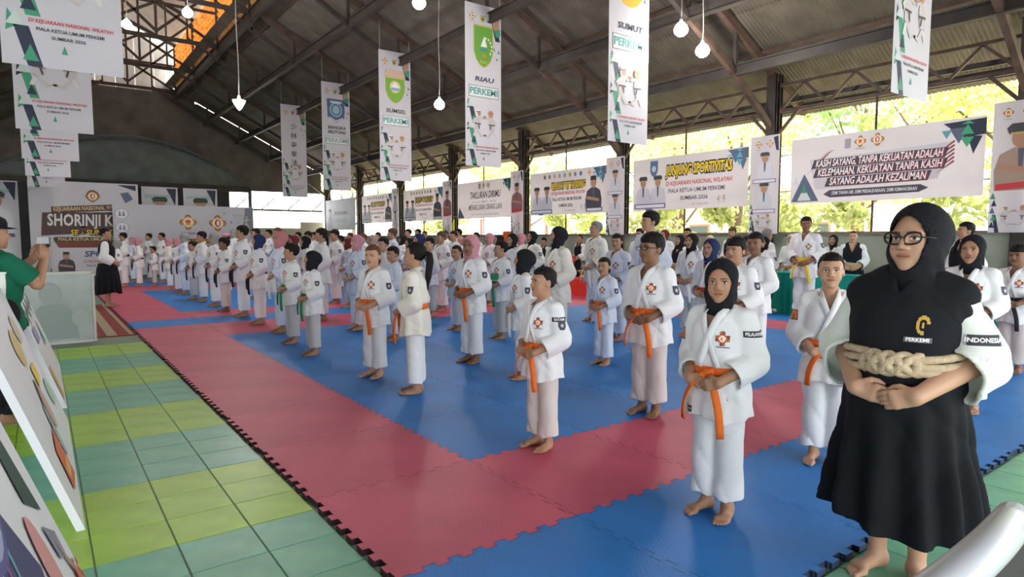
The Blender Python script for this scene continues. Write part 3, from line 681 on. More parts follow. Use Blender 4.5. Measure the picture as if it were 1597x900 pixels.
def wide(k):
    w,h=3.5,1.36; p=Pr()
    if k=='kasih':
        tri_cluster(p,2.85,1.30,.5); tri_cluster(p,.05,.02,0.001)
        p.poly([(.02,.04),(.62,.04),(.30,.62)],SLATE,1); p.poly([(.16,.06),(.46,.06),(.30,.34)],(.62,.66,.68),2); p.poly([(.24,.22),(.36,.22),(.30,.42)],GRN,3); p.tri(.12,.40,.14,.2,(.6,.65,.68),2)
        p.rect(1.12,1.06,1.24,1.25,(.35,.33,.38),3,'emblem'); logo_perkemi(p,1.42,1.17,.115); logo_ring(p,1.74,1.17,.125); p.text('PERKEMI',1.42,1.03,.045,(.3,.3,.35),3)
        p.poly([(.40,.90),(3.0,.98),(2.8,.34),(.55,.28)],(.62,.58,.62),1)
        for i in range(6): p.poly([(.36+.05*i,.60+.07*i),(.62+.05*i,.86+.04*i),(.66+.05*i,.86+.04*i)],(.30,.05,.08),2); p.poly([(2.75,.42+.07*i),(3.05,.62+.07*i),(3.03,.65+.07*i)],(.30,.05,.08),2)
        for i,(t,u,v,wd) in enumerate((('KASIH SAYANG, TANPA KEKUATAN ADALAH',1.70,.80,2.35),('KELEMAHAN, KEKUATAN TANPA KASIH',1.72,.61,2.30),('SAYANG ADALAH KEZALIMAN',1.72,.415,1.80))):
            p.poly([(u-wd/2-.08,v-.09),(u+wd/2+.02,v-.09),(u+wd/2+.08,v+.09),(u-wd/2-.02,v+.09)],(.06,.05,.07),3)
            p.text(t,u+.008,v-.008,.20,(.35,.04,.06),4,.25,.010,width=wd); p.text(t,u,v,.20,(.9,.9,.9),5,.25,.003,width=wd-.02)
        p.poly([(.72,.17),(.86,.10),(2.5,.12),(2.66,.19),(2.52,.26),(.84,.25)],(.07,.06,.09),2); p.text('DEMI TANAH AIR, DEMI PERSAUDARAAN, DEMI KEMANUSIAAN',1.68,.185,.095,WHT,4,.2,.001,width=1.58)
    elif k in ('junjung','selamat','majlis','m5'):
        tri_cluster(p,2.95,1.32,.42,1,(SLATE,(.10,.42,.50),(.07,.16,.28),(.35,.5,.55)))
        if k!='junjung':
            for i in range(8): p.ell(.75+.24*i,1.20,.055,.07,[(.12,.14,.08),(.2,.22,.25),(.5,.42,.2),(.35,.35,.38),(.25,.4,.3),(.5,.3,.1),(.2,.25,.4),(.08,.15,.35)][i],3,'emblem')
            logo_perkemi(p,2.80,1.20,.08)
        else: shield(p,.72,1.08,.26,.42,(.10,.16,.30),(.2,.28,.4)); p.ell(.72,1.08,.07,.08,(.5,.6,.7),6,'emblem')
        portrait(p,.36,.42,.62); portrait(p,.86,.42,.62); p.rect(.06,.05,1.12,.18,(.10,.12,.30),5); p.rect(.10,.075,1.08,.155,(.75,.75,.8),6); p.rect(.45,-.0+.0,.70,.045,(.10,.12,.30),5)
        tt={'junjung':'JUNJUNG SPORTIVITAS','selamat':'SELAMAT BERTANDING','majlis':'JUNJUNG SPORTIVITAS','m5':'SELAMAT BERTANDING'}[k]
        cu=2.10 if k=='junjung' else 1.85; wd=1.95 if k=='junjung' else 1.55
        if k!='junjung': portrait(p,2.98,.50,.80,False,(.06,.06,.08),arms=True); p.rect(2.68,.05,3.36,.17,(.12,.10,.25),9); p.rect(2.72,.075,3.32,.145,(.75,.75,.8),10)
        p.otext(tt,cu,.98 if k=='junjung' else .88,.34 if k=='junjung' else .27,YEL,BLK,3,.08,.010,width=wd)
        p.text('DI KEJUARAAN NASIONAL WILAYAH',cu,.66,.15,RED,4,.1,.002,width=wd); p.text('PIALA KETUA UMUM PERKEMI',cu-.05,.47,.145,(.10,.08,.15),4,0,.002,width=wd*.86); p.text('SUMBAR 2026',cu-.1,.28,.135,(.10,.08,.15),4,0,.002,width=wd*.42); p.text('22 - 27 Juni 2026',cu+.1,.12,.07,(.3,.2,.3),4,.2); fighter(p,cu+.62,.22,.10); fighter(p,cu+.78,.22,.10,-1,RED)
    elif k=='taklukan':
        tri_cluster(p,2.98,1.32,.40); p.poly([(.02,.03),(.50,.03),(.12,.45)],SLATE,1)
        p.rect(1.45,1.08,1.60,1.28,(.45,.30,.35),3,'emblem'); logo_perkemi(p,1.80,1.18,.10); logo_ring(p,2.08,1.18,.10)
        p.text('TAKLUKAN DIRIMU',1.85,.84,.34,(.10,.09,.14),4,.25,.008,width=1.95); p.text('SEBELUM',1.85,.60,.09,(.25,.2,.28),4); p.rect(1.0,.59,1.55,.605,(.3,.25,.3),3); p.rect(2.15,.59,2.6,.605,(.3,.25,.3),3)
        p.text('MENAKLUKAN ORANG LAIN',1.85,.40,.28,(.16,.14,.20),4,.25,.005,width=2.15); p.text('DEMI TANAH AIR, DEMI PERSAUDARAAN',1.85,.14,.08,(.3,.25,.3),4,.2,width=1.8)
    elif k=='grey':
        portrait(p,.7,.5,.9,False,(.3,.28,.3)); p.text('TAKLUKAN DIRIMU',2.2,.9,.25,(.2,.2,.22),4,.2,.006,width=1.8); p.text('MENAKLUKAN ORANG LAIN',2.2,.5,.2,(.3,.3,.32),4,.2,width=1.8)
    return p
WB=[('kasih',1,'wide wall banner with grey slanted lettering KASIH SAYANG above the woman'),('junjung',2,'wide wall banner with large yellow lettering JUNJUNG SPORTIVITAS and one blue shield'),('selamat',3,'wall banner with yellow lettering SELAMAT BERTANDING and a row of crests'),
    ('taklukan',4,'wall banner with dark slanted lettering TAKLUKAN DIRIMU'),('majlis',5,'small distant wall banner with yellow lettering, second left of the dark-lettered one'),('m5',6,'washed-out distant wall banner with orange-yellow lettering beside the sun glare')]
for k,i,lb in WB:
    o=banner('wall_banner',3.5,1.36,VINB,(13.08,YT[i]+4.02,2.14),-PI/2,wide(k),lb,group='wide banners tied between the columns')
    for z in (.1,1.26):
        for u0,u1 in ((-.42,0),(3.5,3.94)):
            c=MB(); c.tube([(u0,.03,z),(u1,0,z)],.006,5); c.build('tie_rope',CORD,o,True)
o=banner('wall_banner',4.2,1.65,mat('grey_vinyl',(.42,.40,.40),.6,noise=(2,.1)),(13.05,35.1,1.85),-PI/2,wide('grey'),'dull grey banner hung low at the far end of the open side')
def colban(k):
    w,h=.70,2.15; p=Pr(); logo_perkemi(p,.20,1.97,.075); logo_ring(p,.47,1.97,.08); p.poly([(.55,2.1),(.66,2.12),(.68,1.80),(.62,1.82)],NAVY,2); p.text('PERKEMI',.2,1.86,.03,(.3,.3,.35),3)
    if k%2==0 and k!=0:
        portrait(p,.36,1.42,.48); p.rect(.08,1.12,.64,1.21,(.22,.18,.35),9); p.rect(.10,1.135,.62,1.195,(.7,.68,.75),10); portrait(p,.36,.76,.48); p.rect(.08,.46,.64,.55,(.22,.18,.35),9); p.rect(.10,.475,.62,.535,(.7,.68,.75),10)
    elif k==0:
        portrait(p,.40,1.12,.85,True,(.38,.26,.20),(.42,.22,.14),True); p.poly([(.08,.80),(.64,.84),(.64,.74),(.08,.70)],RED,10)
    else:
        portrait(p,.36,1.20,.75,False,(.30,.12,.14),arms=True); p.poly([(.08,.86),(.64,.90),(.64,.80),(.08,.76)],RED,10)
    fighter(p,.22,.30,.19); fighter(p,.48,.30,.19,-1,(.6,.25,.12))
    for i in range(5): p.tri(.05+.02*(i%2),.08+.12*i,.08,.11,[NAVY,GRN,SLATE][i%3],2)
    p.poly([(.10,.0),(.16,.0),(.10,.3),(.05,.3)],NAVY,1); return p
CB=['column banner at the right edge with an official in brown','column banner with two capped officials, right of the yellow-lettered banner','column banner with a figure in red sash, left of the wide yellow-lettered banner','column banner with two capped officials near the dark-lettered banner','narrow column banner left of the dark-lettered banner','distant column banner beside the small yellow-lettered banner','farthest column banner beside the sun glare']
CBm=[0,2,2,3,3,2,3]
for i in range(7):
    if i in (0,1,2,3,4): banner('column_banner',.70,2.15,VINB,(12.93,YT[i+1]+.38,1.50),-PI/2,colban(CBm[i]),CB[i],group='banners fixed to the columns')
    elif i==5: banner('column_banner',.70,2.15,VINB,(12.93,YT[i+1]+.38,1.50),-PI/2,colban(CBm[i]),CB[i],group='banners fixed to the columns')

# ------------------------------------------------------------------ stage backdrops at the far end (face -y)
p=Pr(); w,h=4.85,2.60
for (u,v,t) in ((.28,2.25,1),(.28,1.75,1),(.28,1.25,1)):
    for r,c,l in ((.21,(.35,.35,.42),2),(.19,(.78,.77,.82),3)): p.ell(u,v,r*1.05,r*.92,c,l,'emblem')
    for sx in (-.06,.06): p.ell(u+sx,v+.06,.025,.03,(.25,.25,.32),4,'emblem'); p.poly([(u+sx-.045,v-.09),(u+sx+.045,v-.09),(u+sx+.03,v+.03),(u+sx-.03,v+.03)],(.25,.25,.32),4,'emblem')
logo_perkemi(p,2.45,1.97,.30); logo_ring(p,3.50,1.95,.32); p.text('PERKEMI',2.45,1.54,.13,(.28,.26,.34),4,0,.003)
p.rect(1.55,1.15,4.05,1.34,(.12,.06,.04),3); p.text('KEJUARAAN NASIONAL',2.8,1.245,.17,GOLD,5,0,.006,width=2.2); p.otext('SHORINJI KEMPO',2.8,.86,.42,WHT,BLK,3,.08,.012,width=2.9)
p.poly([(3.75+.8,2.55),(4.83,2.58),(4.83,1.4),(4.45,1.9)],(.20,.22,.26),1); p.poly([(4.05,2.3),(4.42,2.3),(4.28,1.9)],(.45,.47,.5),2); fighter(p,4.58,2.05,.24); fighter(p,4.62,1.75,.22,-1); p.tri(4.0,1.95,.10,.12,(.3,.35,.35),2); p.tri(3.75,2.3,.08,.10,(.3,.35,.35),2)
def stand(o,w,h,n=3):
    for k in range(n):
        u=.1+(w-.2)*k/(n-1); c=MB(); c.beam((u,.06,-o.location.z-.03),(u,.06,h),.06,.06); c.build('stand_post',STEEL,o)
o=banner('stage_backdrop',w,h,VIN,(2.18,27.0,.05),0,p,'wide white backdrop with two round emblems behind the far students'); stand(o,w,h,4)
p=Pr(); w,h=3.27,3.35
p.ell(1.85,2.88,.20,.20,(.35,.12,.10),3,'emblem'); logo_ring(p,1.85,2.86,.22)
p.poly([(.62,2.46),(2.9,2.62),(2.9,2.40),(.62,2.22)],(.12,.05,.04),2); p.text('KEJUARAAN NASIONAL WILAYAH',1.78,2.43,.20,(.62,.50,.28),4,.05,.005,width=2.2,rot=.06)
p.poly([(.30,1.45),(3.1,1.62),(3.2,2.32),(.36,2.25)],(.10,.05,.05),2); p.otext('SHORINJI KEMPO',1.95,1.98,.56,(.72,.70,.70),(.10,.06,.06),4,.05,.016,width=2.9)
p.otext('SE - SUMATERA',1.98,1.56,.26,(.75,.50,.05),BLK,6,.2,.012,width=1.7)
p.poly([(.62,1.35),(2.95,1.38),(2.85,.98),(.82,.95)],(.22,.06,.04),3); p.rect(.66,1.24,2.92,1.40,(.08,.05,.04),4); p.text('PIALA KETUA UMUM PERKEMI',1.78,1.32,.15,(.70,.55,.25),6,0,.004,width=2.0)
p.text('22 - 27 Juni 2026',1.78,.76,.20,(.10,.10,.16),4,.2,.004,width=1.5); p.rect(.92,.74,1.02,.78,(.2,.2,.25),3); fighter(p,1.85,.42,.26,1,(.2,.2,.22)); fighter(p,2.35,.42,.26,-1,(.6,.28,.1)); p.poly([(2.7,3.0),(2.95,3.05),(3.1,2.8),(2.85,2.65)],SLATE,2); p.poly([(2.6,3.3),(3.2,3.3),(3.2,3.1)],NAVY,2); p.poly([(.5,.2),(.95,.12),(.6,.5)],NAVY,2)
o=banner('stage_backdrop',w,h,VIN,(-.22,27.4,.05),0,p,'big white backdrop with layered brown and gold title lettering'); stand(o,w,h,3)
p=Pr(); w,h=2.95,.92
p.text('SPORTIVITAS',1.75,.70,.26,(.07,.10,.20),4,.1,.008,width=1.7); p.text('DI KEJUARAAN NASIONAL WILAYAH',1.6,.46,.10,RED,4,.1,.001,width=1.5); p.text('PIALA KETUA UMUM PERKEMI',1.6,.32,.10,(.1,.1,.13),4,0,.001,width=1.3); p.text('SUMBAR 2026',1.6,.19,.09,(.1,.1,.13),4,0,.001,width=.6); portrait(p,.40,.38,.55,False,(.06,.05,.06),arms=True); p.rect(.1,.05,.72,.15,(.15,.08,.08),9)
o=banner('low_banner',w,h,VIN,(.30,25.2,.18),0,p,'low white banner with dark blue lettering SPORTIVITAS at the far end'); stand(o,w,h,3)
def offban(h):
    p=Pr(); 
    for (v,s) in ((h*.62,1.0),(h*.22,1.0)):
        portrait(p,.62,v,1.15,True,(.70,.68,.70)); p.rect(.15,v-.68,1.1,v-.55,(.12,.10,.2),9)
    p.poly([(.85,h-.05),(1.2,h-.05),(1.15,h-.7)],NAVY,2); p.rect(.1,h-.42,1.0,h-.30,(.35,.5,.5),3,'lettering'); return p
for x,lb in ((-1.75,'white panel with two capped officials at the left end'),(3.25,'white panel with an official behind the wide backdrop, left one of two'),(4.70,'white panel with an official behind the wide backdrop, right one of two')):
    o=banner('portrait_banner',1.25,3.35,VIN,(x,28.2,.05),0,offban(3.35),lb,group='portrait banners behind the stage'); stand(o,1.25,3.3,2)
# ------------------------------------------------------------------ people
def fix_out(v,f):
    a,b,c,d=v[f[:,0]],v[f[:,1]],v[f[:,2]],v[f[:,3]]
    vol=(np.einsum('ij,ij->i',a,np.cross(b,c))+np.einsum('ij,ij->i',a,np.cross(c,d))).sum()
    return f if vol>0 else f[:,::-1].copy()
def head_fn(kind):
    ch={'child':1,'adult':0,'woman':.6}[kind]
    def fn(p):
        q=p.copy(); q[:,0]=np.abs(q[:,0])      # mirror
        d=smin(el(p,(0,.014,.138),(.072+.003*ch,.092,.084)),el(p,(0,-.022,.088),(.059+.003*ch,.063,.085)),.03)
        d=smin(d,el(p,(0,-.033,.034),(.043-.002*ch,.046,.032)),.03)
        d=smin(d,el(q,(.036,-.050,.074-.004*ch),(.026,.026,.030)),.02)
        d=smin(d,el(q,(.024,-.070,.130),(.026,.014,.010)),.02)
        d=smin(d,el(p,(0,-.066,.012),(.017,.014,.013)),.022)
        d=smin(d,rc(p,(0,-.081,.118),(0,-.099+.004*ch,.084),.0065,.0105),.014)
        d=smin(d,el(q,(.0125,-.088,.079),(.009,.011,.0075)),.009)
        d=smax(d,-el(q,(.031,-.086,.1125),(.0175,.0125,.0095)),.011)
        d=np.minimum(d,el(q,(.031,-.0655,.1125),(.0135,.0130,.0125)))
        d=smin(d,el(p,(0,-.0785,.0558),(.0205,.0095,.0055)),.006)
        d=smin(d,el(p,(0,-.0770,.0462),(.0180,.0100,.0065)),.006)
        d=smax(d,-el(p,(0,-.092,.0510),(.0190,.0080,.0014)),.003)
        d=smin(d,el(q,(.0745,.014,.100),(.009,.019,.031)),.008)
        d=smax(d,-el(q,(.083,.006,.103),(.006,.010,.018)),.006)
        d=smin(d,rc(p,(0,.018,.05),(0,.032,-.11),.046,.054),.025)
        return d
    return fn
def head_cols(v):
    c=np.ones((len(v),3),np.float32); x=np.abs(v[:,0]); z=v[:,2]; y=v[:,1]; fr=y<-.045
    def put(m,col,k=1.0): c[m]=c[m]*(1-k)+np.array(col,np.float32)*k
    put(fr&((x/.026)**2+((z-.051)/.0115)**2<1.0)&(y<-.06),(.86,.62,.60))
    put(fr&(x<.021)&(np.abs(z-.0510)<.0018),(.42,.25,.25))
    e=((x-.031)/.0148)**2; ez=(z-.1125)
    put(fr&(e+(ez/.0100)**2<1.25),(.62,.55,.55))
    put(fr&(e+((ez+.0005)/.0062)**2<1.0),(1.45,2.3,3.2))
    put(fr&((x-.031)**2+ez**2<.0062**2)&(np.abs(ez)<.0058),(.10,.09,.09))
    put(fr&(e<1.0)&(np.abs(ez-.0062*np.sqrt(np.clip(1-e,0,1)))<.0019),(.14,.11,.11))
    bz=.1305+.003*np.sin((x-.012)/.036*2.6)
    put(fr&(x>.011)&(x<.050)&(np.abs(z-bz)<.0034-.0016*(x>.040)),(.20,.16,.15))
    put((x<.006)&(x>.0)&(y<-.09)&(z<.074)&(z>.07),(.5,.4,.4))
    return c
_HEADS={}
def head_mesh(kind,h=.0024):
    if kind not in _HEADS:
        v,f=sdf_mesh(head_fn(kind),(-.095,-.125,-.115),(.095,.125,.235),h)
        f=fix_out(v,f); _HEADS[kind]=(v,f,head_cols(v))
    return _HEADS[kind]
def turn_head(v,pivot,yaw,tilt,lo=-.08,hi=.03,s=1):
    """v in person space. twist around pivot with soft falloff down the neck"""
    w=step(v[:,2]-pivot[2],lo*s,hi*s); q=v-np.asarray(pivot,np.float32)
    a=yaw*w; ca,sa=np.cos(a),np.sin(a)
    x=q[:,0]*ca-q[:,1]*sa; y=q[:,0]*sa+q[:,1]*ca
    b=tilt*w; cb,sb=np.cos(b),np.sin(b)      # nod, + = down (in the head's own frame, small)
    fx,fy=np.sin(a),-np.cos(a)
    fwd=x*fx+y*fy; z=q[:,2]
    nf=fwd*cb+z*sb; nz=-fwd*sb+z*cb
    x=x+(nf-fwd)*fx; y=y+(nf-fwd)*fy
    return (np.stack([x,y,nz],1)+np.asarray(pivot,np.float32)).astype(np.float32)

def hand_fn(Wr,dirv,back,s,curl=.35,spread=0.0):
    X=np.array(dirv,np.float32);X/=np.linalg.norm(X); Z=np.array(back,np.float32); Z=Z-X*(Z@X); Z/=np.linalg.norm(Z)
    return X,Z,Wr,s,curl,spread
def hand_sdf(p,H,thumb_up):
    X,Z,Wr,s,curl,spread=H
    Y=np.cross(Z,X)
    if Y@np.asarray(thumb_up)<0: Y=-Y
    q=p-np.asarray(Wr,np.float32); q=np.stack([q@X,q@Y,q@Z],1)/s
    d=smin(el(q,(.040,.0,0),(.050,.036,.0155)),rc(q,(.074,.024,.001),(.068,-.026,-.001),.0125,.0115),.015)
    for i,(y0,L) in enumerate(((.0285,.068),(.0100,.078),(-.0085,.071),(-.0265,.054))):
        a=curl*(.8+.12*i); pts=[(.070,y0,.0)]; ang=a*.5; sp=spread*(y0)
        for t,fr in ((1,.44),(2,.32),(3,.24)):
            b=pts[-1]; pts.append((b[0]+L*fr*math.cos(ang),b[1]+sp*fr,b[2]-L*fr*math.sin(ang))); ang+=a
        d=smin(d,chain(q,pts,(.0098,.0090,.0082,.0068)),.004)
    d=smin(d,chain(q,[(.012,.020,-.004),(.044,.044,-.014),(.066,.046,-.024),(.084,.040,-.030)],(.016,.0118,.0100,.0078)),.007)
    return d*s
def foot_sdf(p,ank,ang,L,side):
    """bare foot, ankle point, heading angle (0 = -y); side +1 = wearer's left (x>0)"""
    c,s=math.cos(ang),math.sin(ang); q=p-np.array((ank[0],ank[1],0),np.float32)
    q=np.stack([(q[:,0]*c+q[:,1]*s)*side,-q[:,0]*s+q[:,1]*c,q[:,2]],1)*(.235/L)   # forward=-y, +x = outer
    d=smin(el(q,(0,.028,.030),(.029,.036,.032)),rc(q,(0,.01,.045),(0,-.085,.026),.034,.026),.03)
    d=smin(d,rc(q,(.026,-.105,.016),(-.024,-.118,.018),.018,.020),.025)
    d=smin(d,rc(q,(.022,.0,.018),(.028,-.09,.016),.019,.019),.02)
    for x0,y0,x1,y1,r in ((-.026,-.12,-.027,-.166,.0125),(-.007,-.125,-.008,-.170,.0090),(.008,-.122,.008,-.163,.0085),(.021,-.115,.022,-.152,.0080),(.033,-.105,.035,-.138,.0078)):
        d=smin(d,rc(q,(x0,y0,.014),(x1,y1,.010),r,r*.92),.005)
    d=smax(d,-q[:,2],.004)
    return d*(L/.235)

class Rig:
    """standing figure, hands clasped in front of the belt, facing -y"""
    def __init__(s,H,hh,sw,g=1.0,**k):
        s.H=H;s.hh=hh;s.sw=sw;s.g=g
        s.zs=H-hh-.062*H*.92          # shoulder joint
        s.chin=H-hh; s.hs=hh/.222
        s.belt=.585*H; s.hem=.395*H; s.cuff=.075*H; s.hip=.50*H
        s.slen=.66; s.hang=.034; s.stance=.055*H/1.3*1.05; s.elout=.034; s.handz=.545*H
        s.sr=.052*H/1.3*g; s.cr=.064*H/1.3*g
        s.toe=R(14); s.foot=.152*H; s.lean=0
        s.neck=(k.get('neckx',0),.004*H,s.chin); s.kind='child'
        for a,b in k.items():
            if a!='T': setattr(s,a,b)
        H=s.H
        s.arms=[]
        for sd in (1,-1):
            S=np.array((sd*s.sw,.012*H,s.zs-.008*H)); E=np.array((sd*(s.sw+s.elout*H),.030*H,s.zs-.165*H))
            Wr=np.array((sd*.066*H,-.100*H-(.012*H if sd>0 else 0),s.handz+(.004*H if sd>0 else 0)))
            if sd in k.get('reach',{}): E=np.array(k['reach'][sd][0]); Wr=np.array(k['reach'][sd][1])
            s.arms.append((S,E,Wr,sd))
        b=lambda *r:[(z*H,a*H*g,c*H*g) for z,a,c in r]
        s.T=b((.30,.130,.106),(.40,.127,.103),(.50,.114,.093),(.565,.101,.083),(.585,.098,.081),(.61,.101,.083),(.70,.107,.086),(.755,.104,.081),(.785,.086,.068),(.81,.060,.054),(.84,.040,.045))
        if 'T' in k: s.T=b(*k['T'])
        zz=np.array([t[0] for t in s.T]); s.zz=zz; s.aa=np.array([t[1] for t in s.T]); s.bb=np.array([t[2] for t in s.T])
    def ab(s,z): return np.interp(z,s.zz,s.aa),np.interp(z,s.zz,s.bb)
    def loft(s,p,off=0.0,cy=.008):
        z=p[:,2]; a,b=s.ab(z); a=a+off; b=b+off
        x=p[:,0]; y=p[:,1]-cy*s.H
        k=((np.abs(x)/a)**2.4+(np.abs(y)/b)**2.4)**(1/2.4)
        return (k-1)*np.minimum(a,b)*.95
    def head_to(s,v): return (v*s.hs+np.array(s.neck,np.float32)).astype(np.float32)

def folds(p,s,amp):
    x,y,z=p[:,0]/s,p[:,1]/s,p[:,2]/s
    w=1.5*np.sin(11*z+6*y+2*x)
    a=np.abs(np.sin(17*x+6*z+w))**.7-.62          # long hanging creases
    b=np.abs(np.sin(15*z+9*y-12*x*np.sign(x)+1.6*np.sin(8*x+5*z)))**.7-.62   # drag lines towards the waist
    c=np.sin(41*x+17*z+33*y)*.18
    return -amp*(1.0*a+1.0*b+c)

def body_mesh(rig,yaw=0,tilt=0,hands=True):
    H=rig.H; s=H/1.3
    hv,hf,hc=head_mesh(rig.kind); hv=rig.head_to(hv); hv=turn_head(hv,rig.neck,yaw,tilt,s=rig.hs)
    if not hasattr(rig,'limbs'): rig.limbs=limb_parts(rig,hands)
    v,f,c=join([(hv,hf,hc)]+rig.limbs)
    return mesh_np('body',v,f,[MATS['skin_medium']],True,c)
def limb_parts(rig,hands=True):
    H=rig.H; s=H/1.3; parts=[]
    def arms(p):
        d=None
        for S,E,Wr,sd in rig.arms:
            hd=getattr(rig,'hd',None)
            dirv=(-sd*.94,-.16,-.26) if sd>0 else (-sd*.96,-.05,-.16)
            back=(0.05*sd,-1,.15)
            if hasattr(rig,'hdir'): dirv,back=rig.hdir[sd]
            hl=rig.H/1.3*.82*getattr(rig,'handk',1.0)
            a=smin(rc(p,E,Wr,.036*s*rig.g,.0235*s*rig.g),hand_sdf(p,hand_fn(Wr,dirv,back,hl,.50 if sd>0 else .30),(0,0,1)),.016)
            d=a if d is None else np.minimum(d,a)
        return d
    if hands:
        x=(rig.sw+rig.elout*H+.06*s)
        ab=getattr(rig,'armbox',((-x,-.26*s,rig.handz-.16*s),(x,.1*s,rig.zs-.10*H))); v,f=sdf_mesh(arms,ab[0],ab[1],.0034*s); parts.append((v,fix_out(v,f),(1,1,1)))
    def legs(p):
        d=None
        for sd in (1,-1):
            ax=sd*rig.stance
            f_=foot_sdf(p,(ax,.01*H,0),sd*rig.toe,rig.foot,sd)
            f_=smin(f_,rc(p,(ax,.016*H,.055*s),(ax,.012*H,.30*H),.0265*s,.043*s*rig.g),.03)
            d=f_ if d is None else np.minimum(d,f_)
        return smax(d,p[:,2]-.27*H,.004)
    x=rig.stance+.11*s
    v,f=sdf_mesh(legs,(-x,-.22*s,-.006),(x,.12*s,.28*H),.0042*s); parts.append((v,fix_out(v,f),(1,1,1)))
    def core(p):
        d=rig.loft(p,-.028*s); d=np.maximum(d,rig.hip*.93-p[:,2]); d=smax(d,p[:,2]-(rig.zs+.03*H),.03*s)
        for S,E,Wr,sd in rig.arms: d=smin(d,rc(p,S,E,.040*s*rig.g,.034*s*rig.g),.03*s)
        for sd in (1,-1): d=smin(d,rc(p,(sd*.06*H,.01*H,rig.hip),(sd*rig.stance,.012*H,.2*H),.062*s*rig.g,.045*s*rig.g),.03*s)
        d=smin(d,rc(p,(0,.02*H,rig.chin-.02*H),(0,.02*H,rig.zs-.02*H),.046*s,.075*s),.03*s)
        return d
    x=rig.sw+rig.elout*H+.08*s
    v,f=sdf_mesh(core,(-x,-.17*s*rig.g,.16*H),(x,.2*s*rig.g,rig.chin+.01),.014*s,4); parts.append((v,fix_out(v,f),(1,1,1)))
    return parts

def jacket_mesh(rig,matn,vneck=.115,amp=.0085,short=False):
    H=rig.H;s=H/1.3;g=rig.g
    zV=rig.zs+.02*H-vneck*H
    def fn(p):
        fo=folds(p,s,amp*s)
        d=rig.loft(p)
        d=smax(d,p[:,2]-(rig.zs+.040*H),.05*s)
        d=d+fo*step(p[:,2],rig.hem-.02,rig.hem+.12)+.7*amp*s*np.sin(np.arctan2(p[:,1],p[:,0])*9+3*p[:,0]/s)*step(-p[:,2],-(rig.belt-.02*H),-rig.hem)
        d=d+.010*s*np.exp(-((p[:,2]-rig.belt)/(.022*s))**2)
        inn=np.maximum(d+.010*s,p[:,2]-(rig.hem+.10*H))
        d=smax(d,rig.hem+.012*s*np.sin(np.arctan2(p[:,1],p[:,0])*3+1)-p[:,2],.004)
        d=smax(d,-inn,.005)
        for S,E,Wr,sd in rig.arms:
            d=smin(d,rc(p,(sd*.040*H,.014*H,rig.zs+.022*H),S+np.array((0,0,.004*H)),.036*s*g,.046*s*g),.035*s)
            if short:
                ax=(E-S)/np.linalg.norm(E-S); C=S+(E-S)*.80
                sl=rc(p,S,C+ax*.04,rig.sr,rig.cr*.92)+1.2*fo
                t=(p-C.astype(np.float32))@ax.astype(np.float32)
                shell=-np.maximum(sl+.0125*s,-(t+.055*s)); sl=smax(smax(sl,t,.004),shell,.004); d=smin(d,sl,.018*s); continue
            C=E+(Wr-E)*rig.slen; ax=(Wr-E)/np.linalg.norm(Wr-E)
            hang=np.array((0,.0,-rig.hang*s))
            sl=smin(rc(p,S,E,rig.sr,rig.cr),rc(p,E,C+ax*.05,rig.cr,rig.cr),.02*s)
            sl=smin(sl,rc(p,E+.4*hang,C+ax*.05+hang,rig.cr*.8,rig.cr*.78),.03*s)
            sl=sl+1.2*fo
            t=(p-C.astype(np.float32))@ax.astype(np.float32)
            shell=-np.maximum(sl+.0125*s,-(t+.055*s))
            sl=smax(sl,t-.003*np.sin(40*p[:,2]),.004)
            sl=smax(sl,shell,.004)
            d=smin(d,sl,.018*s)
        x=np.abs(p[:,0])
        vv=np.maximum(x-(p[:,2]-zV)*.42,p[:,1]-.0*H)
        d=smax(d,-vv*.9,.006)
        d=smax(d,-rc(p,(0,.016*H,rig.zs+.02*H),(0,.022*H,rig.zs+.2*H),.048*s,.060*s),.008)
        return d
    x=rig.sw+rig.elout*H+.12*s*g
    b=max(rig.bb)+.09*s
    v,f=sdf_mesh(fn,(-x,-b-.05*s,rig.hem-.03),(x,b+.02*s,rig.zs+.075*H),.0072*s)
    f=fix_out(v,f)
    return mesh_np('jacket',v,f,[matn],True)
def lapel_mesh(rig,matn,vneck=.115,w=.036):
    H=rig.H;s=H/1.3; zV=rig.zs+.02*H-vneck*H; mb=MB(); w=w*s
    def srf(x,z,o):
        a,b=rig.ab(z); a+=o;b+=o; t=max(0,1-(abs(x)/a)**2.4)
        return Vector((x,.008*H-b*t**(1/2.4),z))
    for sd in (-1,1):
        path=[];N=[]
        for i in range(9):          # around the neck to the V
            t=i/8; ang=PI/2*(1-t)
            path.append(Vector((sd*.056*s*math.cos(ang),.020*H+.050*s*math.sin(ang),rig.zs+.052*H-.012*H*t))); N.append(Vector((sd*math.cos(ang),math.sin(ang),.5)))
        x0=.058*s; z0=rig.zs+.034*H
        xe=-.050*s if True else 0; ze=rig.belt+.012*H
        for i in range(1,10):
            t=i/9; z=z0+(ze-z0)*t; x=sd*(x0+(xe-x0)*min(1,t*1.0)); q=srf(x,min(z,.82*H),.010*s+(.003*s if sd>0 else 0))
            if z>.80*H: q.y=min(q.y,-.02*H)
            path.append(Vector((x,q.y,z))); N.append(Vector((sd*.35*x0/x0,-1,.15)))
        vs,fs=ribbon(path,N,w,.008*s); mb.add(vs,fs)
    return mb.mesh('lapel',[matn],True)
